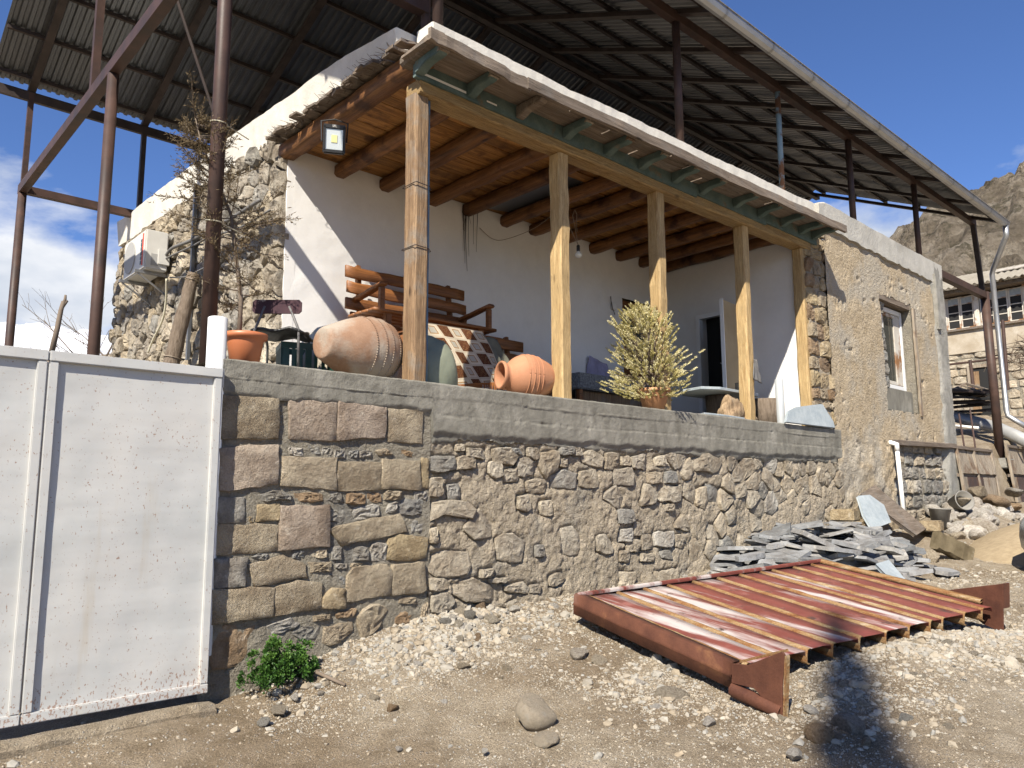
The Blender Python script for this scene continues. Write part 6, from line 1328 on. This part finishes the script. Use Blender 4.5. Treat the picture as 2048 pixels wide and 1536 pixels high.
# ---------------------------------------------------------------- right-hand end: drain, buckets, rubble, sand, fence
dpp = thing('drain_pipe', (12.76, -.1, 1.2), 'white plastic drain pipe running down the wing wall', 'pipe'); MB().tube([(12.78, -.13, .95), (12.74, -.11, 2.30)], .032, 14).build('pipe', MT['plastic_white'], dpp, True); MB().tube([(12.74, -.11, 2.26), (12.74, -.11, 2.36), (12.73, -.03, 2.39), (12.72, .05, 2.39)], .039, 14).build('elbow', MT['plastic_white'], dpp, True)
MT['bucket'] = m_plain('dull_grey_rubber', (.20, .19, .17), .7, 0, .2)
def bucket(c, ax, label):
    t = thing('bucket', c, label, 'bucket'); MB().lathe([(.0, .01), (.11, 0), (.155, .28), (.165, .285), (.165, .30), (.15, .30), (.108, .02), (.0, .02)], c, ax, 24).build('body', MT['bucket'], t, True)
    A_, B_, D_ = frame_from(ax); MB().tube([Vector(c)+D_*.28+A_*.16*math.cos(u)+B_*.16*abs(math.sin(u))*.3-D_*.12*math.sin(u) for u in np.linspace(0, 3.14, 12)], .004, 5).build('handle', MT['darksteel'], t); return t
p = PY(1880, 1052, -.45); bucket((p[0], p[1], gz1(p[0], p[1])+.02), (.02, -.05, 1), 'grey rubber bucket standing upright by the wing wall'); p = PY(1912, 1040, -.45); bucket((p[0]+.25, p[1]+.1, gz1(p[0], p[1])+.2), (-.55, -.75, .25), 'grey bucket tipped over against the rubble heap')
rg = random.Random(63)
for i in range(120):
    x = rg.gauss(14.6, 1.1); y = -.55+rg.gauss(0, .38)
    if y > -.15 or x < 12.9: continue
    s_ = rg.uniform(.07, .20); rock((x, y), (s_*rg.uniform(.8, 1.2), s_*rg.uniform(.6, 1), s_*rg.uniform(.5, .8)), (rg.uniform(-.6, .6), rg.uniform(-.6, .6), rg.uniform(0, 6)), rg.choice(['pale', 'pale', 'pale', 'pale', 'rubble']), 'chunk of pale broken rubble in the heap below the wooden fence', 'pale rubble heap by the fence', i, 'rubble_chunk', .25)
for i, (x, y, s_, mt, lb) in enumerate(((1955, 985, (.36, .17, .17), 'tan', 'long tan boulder leaning against the wooden fence'), (1990, 1003, (.5, .25, .16), 'brown', 'wide reddish boulder on top of the pale rubble'), (1925, 1000, (.34, .22, .12), 'rubble', 'low tan boulder left of the wide reddish one'), (2022, 1012, (.24, .18, .14), 'brown', 'squarish brown boulder at the right of the rubble heap'), (2030, 985, (.6, .18, .12), 'grey', 'grey split rock slab under the right fence panel'))):
    p = PY(x, y, -.45); rock((p[0], p[1]), s_, (.1, .25 if i == 0 else .1, .3), mt, lb, None, i+2, 'boulder', .3, z=p[2]-s_[2]*.5)
n = 46; V = []
for j in range(n):
    for i in range(n):
        u, v = i/(n-1)*2-1, j/(n-1)*2-1; r2 = u*u+v*v; x = 13.6+2.3*u; y = -1.85+.95*v; V.append((x, y, gz1(x, y)-.03+.46*max(0, 1-r2)**1.1+.012*float(fbm(np.array(x*3), np.array(y*3), 3, 5))))
tag(link('sand_heap', V, grid_faces(n, n), m_rough('coarse_sand', (.28, .215, .135), (.37, .295, .19), 14, bs=130, bstr=.5, bd=.008), None, True), 'smooth heap of brown sand in front of the pale rubble', 'sand heap', kind='stuff')
g = ground_at(1905, 1122); tag(MB().timber((g[0]-.24, g[1]+.10, g[2]+.27), (g[0]+.26, g[1]-.12, g[2]+.06), .15, .24, 6, .012, .15, 6).build('concrete_block', m_rough('mossy_concrete', (.10, .078, .045), (.18, .145, .09), 6, (.30, .27, .21), 4, (.62, .72), bs=30), None), 'dark mossy concrete block tilted on end beside the slates', 'block')
rock((g[0]-.34, g[1]+.12), (.10, .12, .13), (0, 0, .3), 'rubble', 'small pale stone propping up the mossy concrete block', None, 4)
fen = thing('plank_fence', (16.5, -.12, 1.4), 'weathered grey plank fence in two tiers beside the house corner', 'fence')
def fence(x0, x1, zt, zm, zb, par, y=-.14):
    rg = random.Random(int(x0*7)); x = x0
    while x < x1-.05:
        wd = min(rg.uniform(.24, .36), x1-x); MB().timber((x+wd/2, y, zm), (x+wd/2+rg.uniform(-.02, .02), y+.10, zt+rg.uniform(-.02, .03)), wd-.012, .022, 4, .004, .05, int(x*50), up=(0, 1, 0)).build('plank', MT['greywood'], par)
        MB().timber((x+wd/2, y-.02, zb), (x+wd/2, y+.02, zm-.06), wd-.015, .022, 3, .004, .05, int(x*51), up=(0, 1, 0)).build('plank', MT['rust' if rg.random() < .35 else 'greywood'], par); x += wd
    for z in (zt+.0, zm-.03): MB().timber((x0-.05, y+.06, z), (x1+.05, y+.06, z), .05, .06, 5, .004, .1, int(z*9)).build('rail', MT['fascia'], par)
    for x in (x0-.03, x0+(x1-x0)*.46, x1+.03): MB().timber((x, y-.04, zb), (x, y+.07, zt+.04), .07, .05, 5, .004, .1, int(x*3), up=(0, 1, 0)).build('post', MT['greywood'], par)
fence(15.55, 17.45, 2.42, 1.95, 1.3, fen)
fen2 = thing('plank_fence', (19.6, -.12, 1.5), 'second grey plank fence panel right of the brown pole', 'fence'); fence(18.55, 21.5, 2.56, 1.98, 1.4, fen2)
pl_ = thing('debris_timber', PX(1945, 800, 21), None, None); tag(pl_, 'stack of dark broken boards and frames behind the fence', 'timber stack'); rg = random.Random(71)
for k in range(13):
    y0 = 775+k*4.6; X_ = 20.6+.12*k; a_ = Vector(PX(1890+rg.uniform(-10, 6), y0+rg.uniform(-4, 6), X_)); b_ = Vector(PX(1990+rg.uniform(-18, 8), y0+rg.uniform(-8, 10), X_-rg.uniform(0, .8))); MB().bar(a_, b_, rg.uniform(.12, .26), .05).build('board', MT[rg.choice(['blackplastic', 'fascia', 'darksteel', 'bark'])], pl_)
fr_ = thing('slatted_pallet', PX(1940, 780, 21), 'open slatted wooden frame propped on the stacked boards', 'frame'); q = [PX(1898, 783, 21.2), PX(1932, 767, 21.8), PX(1985, 783, 21.2), PX(1940, 795, 20.8)]
for i in range(4): MB().bar(q[i], q[(i+1) % 4], .05, .05).build('frame_bar', MT['fascia'], fr_)
for t in (.25, .5, .75): MB().bar(Vector(q[0]).lerp(Vector(q[1]), t), Vector(q[3]).lerp(Vector(q[2]), t), .05, .03).build('slat', MT['greywood'], fr_)
tag(MB().tube([PX(1896, 829, 21.5), PX(1950, 844, 20.8), PX(2000, 858, 20.2), PX(2070, 890, 19.4)], .14, 18).build('large_pipe', m_plain('dull_steel_pipe', (.33, .33, .32), .5, .2, .1), None, True), 'thick grey steel pipe lying across the slope behind the fence', 'pipe')
tag(MB().tube([PX(1900, 851, 20), PX(1958, 856, 19.8)], .035, 10).build('thin_pipe', MT['plastic_white'], None, True), 'thin white pipe lying below the thick steel pipe', 'pipe')
for i, (x, y0_, y1_) in enumerate(((1918, 828, 897), (1940, 818, 898))): tag(MB().tube([PY(x, y0_, .25), PY(x+11, y1_, .05)], .017, 7).build('steel_rod', MT['rust'], None), ('rusty steel rod standing nearest the house corner', 'rusty steel rod standing nearer the brown pole')[i], 'rod')
tag(MB().tube([PY(2030, 895, .35), PY(2026, 876, .35), PY(2022, 872, .35)], .07, 14).build('vent_pipe', MT['plastic_white'], None, True), 'short white vent pipe behind the right fence panel', 'pipe')

# ---------------------------------------------------------------- old house on the slope behind
BXx = 28.0; bh = thing('old_house', (BXx, 3, 4), 'dilapidated two-storey house with peeling window frames on the slope', 'house')
zS, zE, zRg = 6.98, 8.10, 9.75
MB().mm(BXx+.02, BXx+6, -3, 9, 6.15, zS).build('plaster_band', m_rough('peeling_plaster', (.33, .275, .20), (.45, .395, .315), 2.2, (.52, .48, .41), .8, (.5, .62), bs=20, bstr=.3), bh); MB().mm(BXx+.10, BXx+6, -3, 9, 2.5, 6.15).build('lower_wall', MT['mortar'], bh)
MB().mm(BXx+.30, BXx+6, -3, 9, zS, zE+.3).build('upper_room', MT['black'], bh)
rg = random.Random(17); z = 3.6; k = 0
while z < 6.1:
    hh = rg.uniform(.22, .34); y = 1.0
    while y < 5.2:
        wd = rg.uniform(.25, .6)
        if not (2.55 < y+wd/2 < 3.35 and z < 5.7): inset_stone([(y+.02, z+.02), (y+wd-.02, z+.02), (y+wd-.02, z+hh-.02), (y+.02, z+hh-.02)], (BXx+.10, 0, 0), SU, SV, SN, rg.uniform(.03, .06), 1300+k, 'stone', MT['rubble'], bh, n=8)
        y += wd; k += 1
    z += hh
dr_ = thing('doorway', (BXx, 2.95, 3.6), None, None); dr_.parent = bh; dr_.location = [a-b for a, b in zip((BXx, 2.95, 3.6), org(bh))]; MB().mm(BXx+.03, BXx+.09, 2.62, 3.28, 3.6, 5.6).build('dark_opening', MT['black'], dr_); MB().mm(BXx-.02, BXx+.08, 3.28, 3.36, 3.6, 5.7).mm(BXx-.02, BXx+.08, 2.54, 2.62, 3.6, 5.7).mm(BXx-.02, BXx+.08, 2.62, 3.28, 5.62, 5.72).build('frame', MT['greywood'], dr_); MB().mm(BXx-.03, BXx+.0, 3.02, 3.27, 3.6, 5.5).build('leaf', MT['oldcolumn'], dr_)
y = .2; i = 0
while y < 5.4:
    wn = thing('window', (BXx, y+.2, zS), None, None); wn.parent = bh; wn.location = [a-b for a, b in zip((BXx, y+.2, zS), org(bh))]; f_ = MB(); wd = .40
    f_.mm(BXx, BXx+.06, y, y+.045, zS, zE-.05); f_.mm(BXx, BXx+.06, y+wd-.045, y+wd, zS, zE-.05)
    for zz in (zS, zS+.27, zS+.53, zS+.80, zE-.09): f_.mm(BXx+.004, BXx+.05, y+.045, y+wd-.045, zz, zz+.03)
    f_.build('frame', MT['oldwindow'], wn)
    for a_, b_ in ((zS+.03, zS+.27), (zS+.30, zS+.53), (zS+.56, zS+.80), (zS+.83, zE-.09)): MB().mm(BXx+.02, BXx+.026, y+.046, y+wd-.046, a_, b_).build('pane', MT['black'] if a_ < zS+.8 else MT['bluegrey'], wn)
    y += wd+.01; i += 1
    if i % 3 == 0: MB().timber((BXx-.02, y+.08, zS-.05), (BXx-.02, y+.08, zE), .15, .1, 4, .006, .1, i, up=(1, 0, 0)).build('window_post', MT['oldwindow'], bh); y += .17
MB().mm(BXx-.08, BXx+.3, -.5, 6, zS-.08, zS-.01).build('sill', MT['fascia'], bh); MB().mm(BXx-.45, BXx+.3, -3, 9, zE, zE+.10).build('eave', MT['fascia'], bh)
for k in range(9): MB().mm(BXx-.55, BXx-.0, .2+k*.6, .28+k*.6, zE+.11, zE+.17).build('rafter_end', MT['greywood'], bh)
per = .19; V = []; ys2 = np.arange(-3, 9, per/6); nn = len(ys2); Fs = []
for xx, zz in ((BXx-.75, zE+.12), (BXx+1.5, zE+.95), (BXx+4.0, zRg)):
    for y in ys2: V.append((xx, y, zz+.03*math.sin(6.283*y/per)))
for j in range(2):
    for i in range(nn-1): a_ = j*nn+i; Fs.append((a_, a_+1, a_+nn+1, a_+nn))
rfo = link('roof', V, Fs, m_rough('fibre_cement_sheet', (.235, .21, .165), (.325, .295, .24), 2, bs=20, bstr=.2), bh, True)
MB().box((BXx+1.1, 2.1, zE+.86), (.6, .9, .03), Matrix.Rotation(RAD(-20), 3, 'Y')).build('patch', MT['pale'], rfo)
tag(MB().tube([PX(1940, 720, 26), PX(1950, 800, 26)], .05, 8).build('leaning_bar', MT['rust']), 'brown steel bar standing in front of the dark doorway', 'bar'); tag(MB().tube([PX(1890, 730, 26.5), PX(1960, 722, 26.5), PX(2005, 715, 26.5)], .035, 7).build('rail_pipe', MT['rust']), 'rusty rail running across the old house below its windows', 'rail')
tag(MB().tube([PX(2005, 640, 25.5), PX(2016, 780, 25.5)], .05, 8).build('balcony_post', MT['rust']), 'rusty post in front of the old house right of the downpipe', 'post')
MB_ = thing('vine', PX(2040, 700, 25.5), 'tangle of bare vine stems on the old house', 'vine'); mb = MB(); rg = random.Random(2)
for k in range(50):
    p = Vector(PX(2022+rg.uniform(0, 50), 690+rg.uniform(-8, 40), 25.6)); mb.tube([p, p+Vector((rg.uniform(-.2, .2), rg.uniform(-.5, .5), rg.uniform(-.3, .3))), p+Vector((0, rg.uniform(-.8, .8), rg.uniform(-.5, .1)))], [.014, .01, .005], 4)
tag(mb.build('stems', MT['drybranch'], MB_), kind='stuff')

# ---------------------------------------------------------------- car just inside the right edge
cpt = CAM+ray(2112, 1068)*8.75; cdir = Vector((.74, -.67, 0)).normalized(); cs = Vector((.67, .74, 0)); gzc = .56
car = thing('parked_car', (cpt[0], cpt[1], gzc), 'silver-grey car whose rounded bumper shows at the right edge', 'car')
secs = [(0, .30, .34, .62), (.05, .52, .30, .72), (.18, .70, .26, .80), (.45, .80, .24, .88), (1.1, .84, .22, .95), (1.5, .84, .22, 1.0), (2.0, .80, .22, 1.42), (2.8, .80, .22, 1.46), (3.4, .80, .22, 1.35), (3.85, .80, .24, .98), (4.1, .72, .3, .85), (4.18, .5, .36, .7)]
V = []; n = 16
for (l, wv, zb_, zt_) in secs:
    for k in range(n):
        t = 6.283*k/n; c_, s_ = math.cos(t), math.sin(t); cc_ = math.copysign(abs(c_)**.55, c_); ss_ = math.copysign(abs(s_)**.55, s_); w_ = wv*(1 if ss_ < .2 or zt_ < 1.1 else .82)
        V.append(Vector((cpt[0], cpt[1], gzc))+cdir*l+cs*(cc_*w_+.2)+Vector((0, 0, (zb_+zt_)/2+ss_*(zt_-zb_)/2)))
Fs = [(j*n+k, j*n+(k+1) % n, (j+1)*n+(k+1) % n, (j+1)*n+k) for j in range(len(secs)-1) for k in range(n)]+[tuple(range(n)), tuple((len(secs)-1)*n+k for k in range(n-1, -1, -1))]
link('body', V, Fs, m_plain('silver_car_paint', (.42, .44, .46), .25, .5), car, True)
for l in (.85, 3.3):
    for sgn in (-1, 1):
        c_ = Vector((cpt[0], cpt[1], gzc+.31))+cdir*l+cs*(.2+sgn*.72); wh = MB().lathe([(.18, -.1), (.30, -.1), (.315, -.06), (.315, .06), (.30, .1), (.18, .1)], c_, cs, 28).build('tyre', MT['blackplastic'], car, True); MB().lathe([(.0, -.09), (.19, -.09), (.19, .09), (.0, .09)], c_, cs, 20).build('rim', MT['aluminium'], wh, True)
O_ = Vector((cpt[0], cpt[1], gzc))
for sgn in (-1, 1):
    for l0, l1, l2, l3 in ((1.62, 2.45, 2.45, 2.05), (2.52, 3.45, 3.25, 2.52)):
        MB().prism([(l0, .98), (l1, .98), (l2, 1.34), (l3, 1.34)], O_+cs*(.2+sgn*.80)-cs*.02*sgn, cdir, (0, 0, 1), cs*sgn, .03).build('side_window', MT['glass'], car)
MB().prism([(-.58, 1.0), (.58, 1.0), (.50, 1.36), (-.50, 1.36)], O_+cdir*1.50+cs*.2, cs, Vector((cdir.x*.9, cdir.y*.9, 1)).normalized(), cdir*-1, .05).build('windscreen', MT['glass'], car)
for sgn in (-1, 1): MB().lathe([(.0, -.02), (.07, -.02), (.09, .03), (.09, .10)], O_+cdir*.13+cs*(.2+sgn*.52)+Vector((0, 0, .62)), cdir, 16).build('headlight', MT['glass'], car, True)
# tall poplar behind the viewpoint: the shadow of its tip falls across the gravel and the panel
pt_ = (-8.7, -10.05, 0.0); up = thing('poplar_tree', pt_, 'tall narrow poplar standing behind the viewpoint', 'tree')
MB().tube([(pt_[0], pt_[1], -.3), (pt_[0], pt_[1], 8), (pt_[0], pt_[1], 16.0)], [.20, .13, .02], 10).build('trunk', MT['bark'], up, True)
rs = np.random.RandomState(31); n = 16000; h = 16.35-(rs.rand(n)**.6)*13.0; r = (.04+.075*(16.35-h)*np.clip((h-2.5)/3, .2, 1))*np.sqrt(rs.rand(n)); an = rs.uniform(0, 6.283, n)
tag(leaves_mesh('crown', np.stack([pt_[0]+r*np.cos(an), pt_[1]+r*np.sin(an), h], 1), rs.normal(size=(n, 3))+np.array([0, 0, .8]), rs.uniform(.07, .14, n), rs.uniform(.05, .10, n), MT['parsley'], up), kind='stuff')
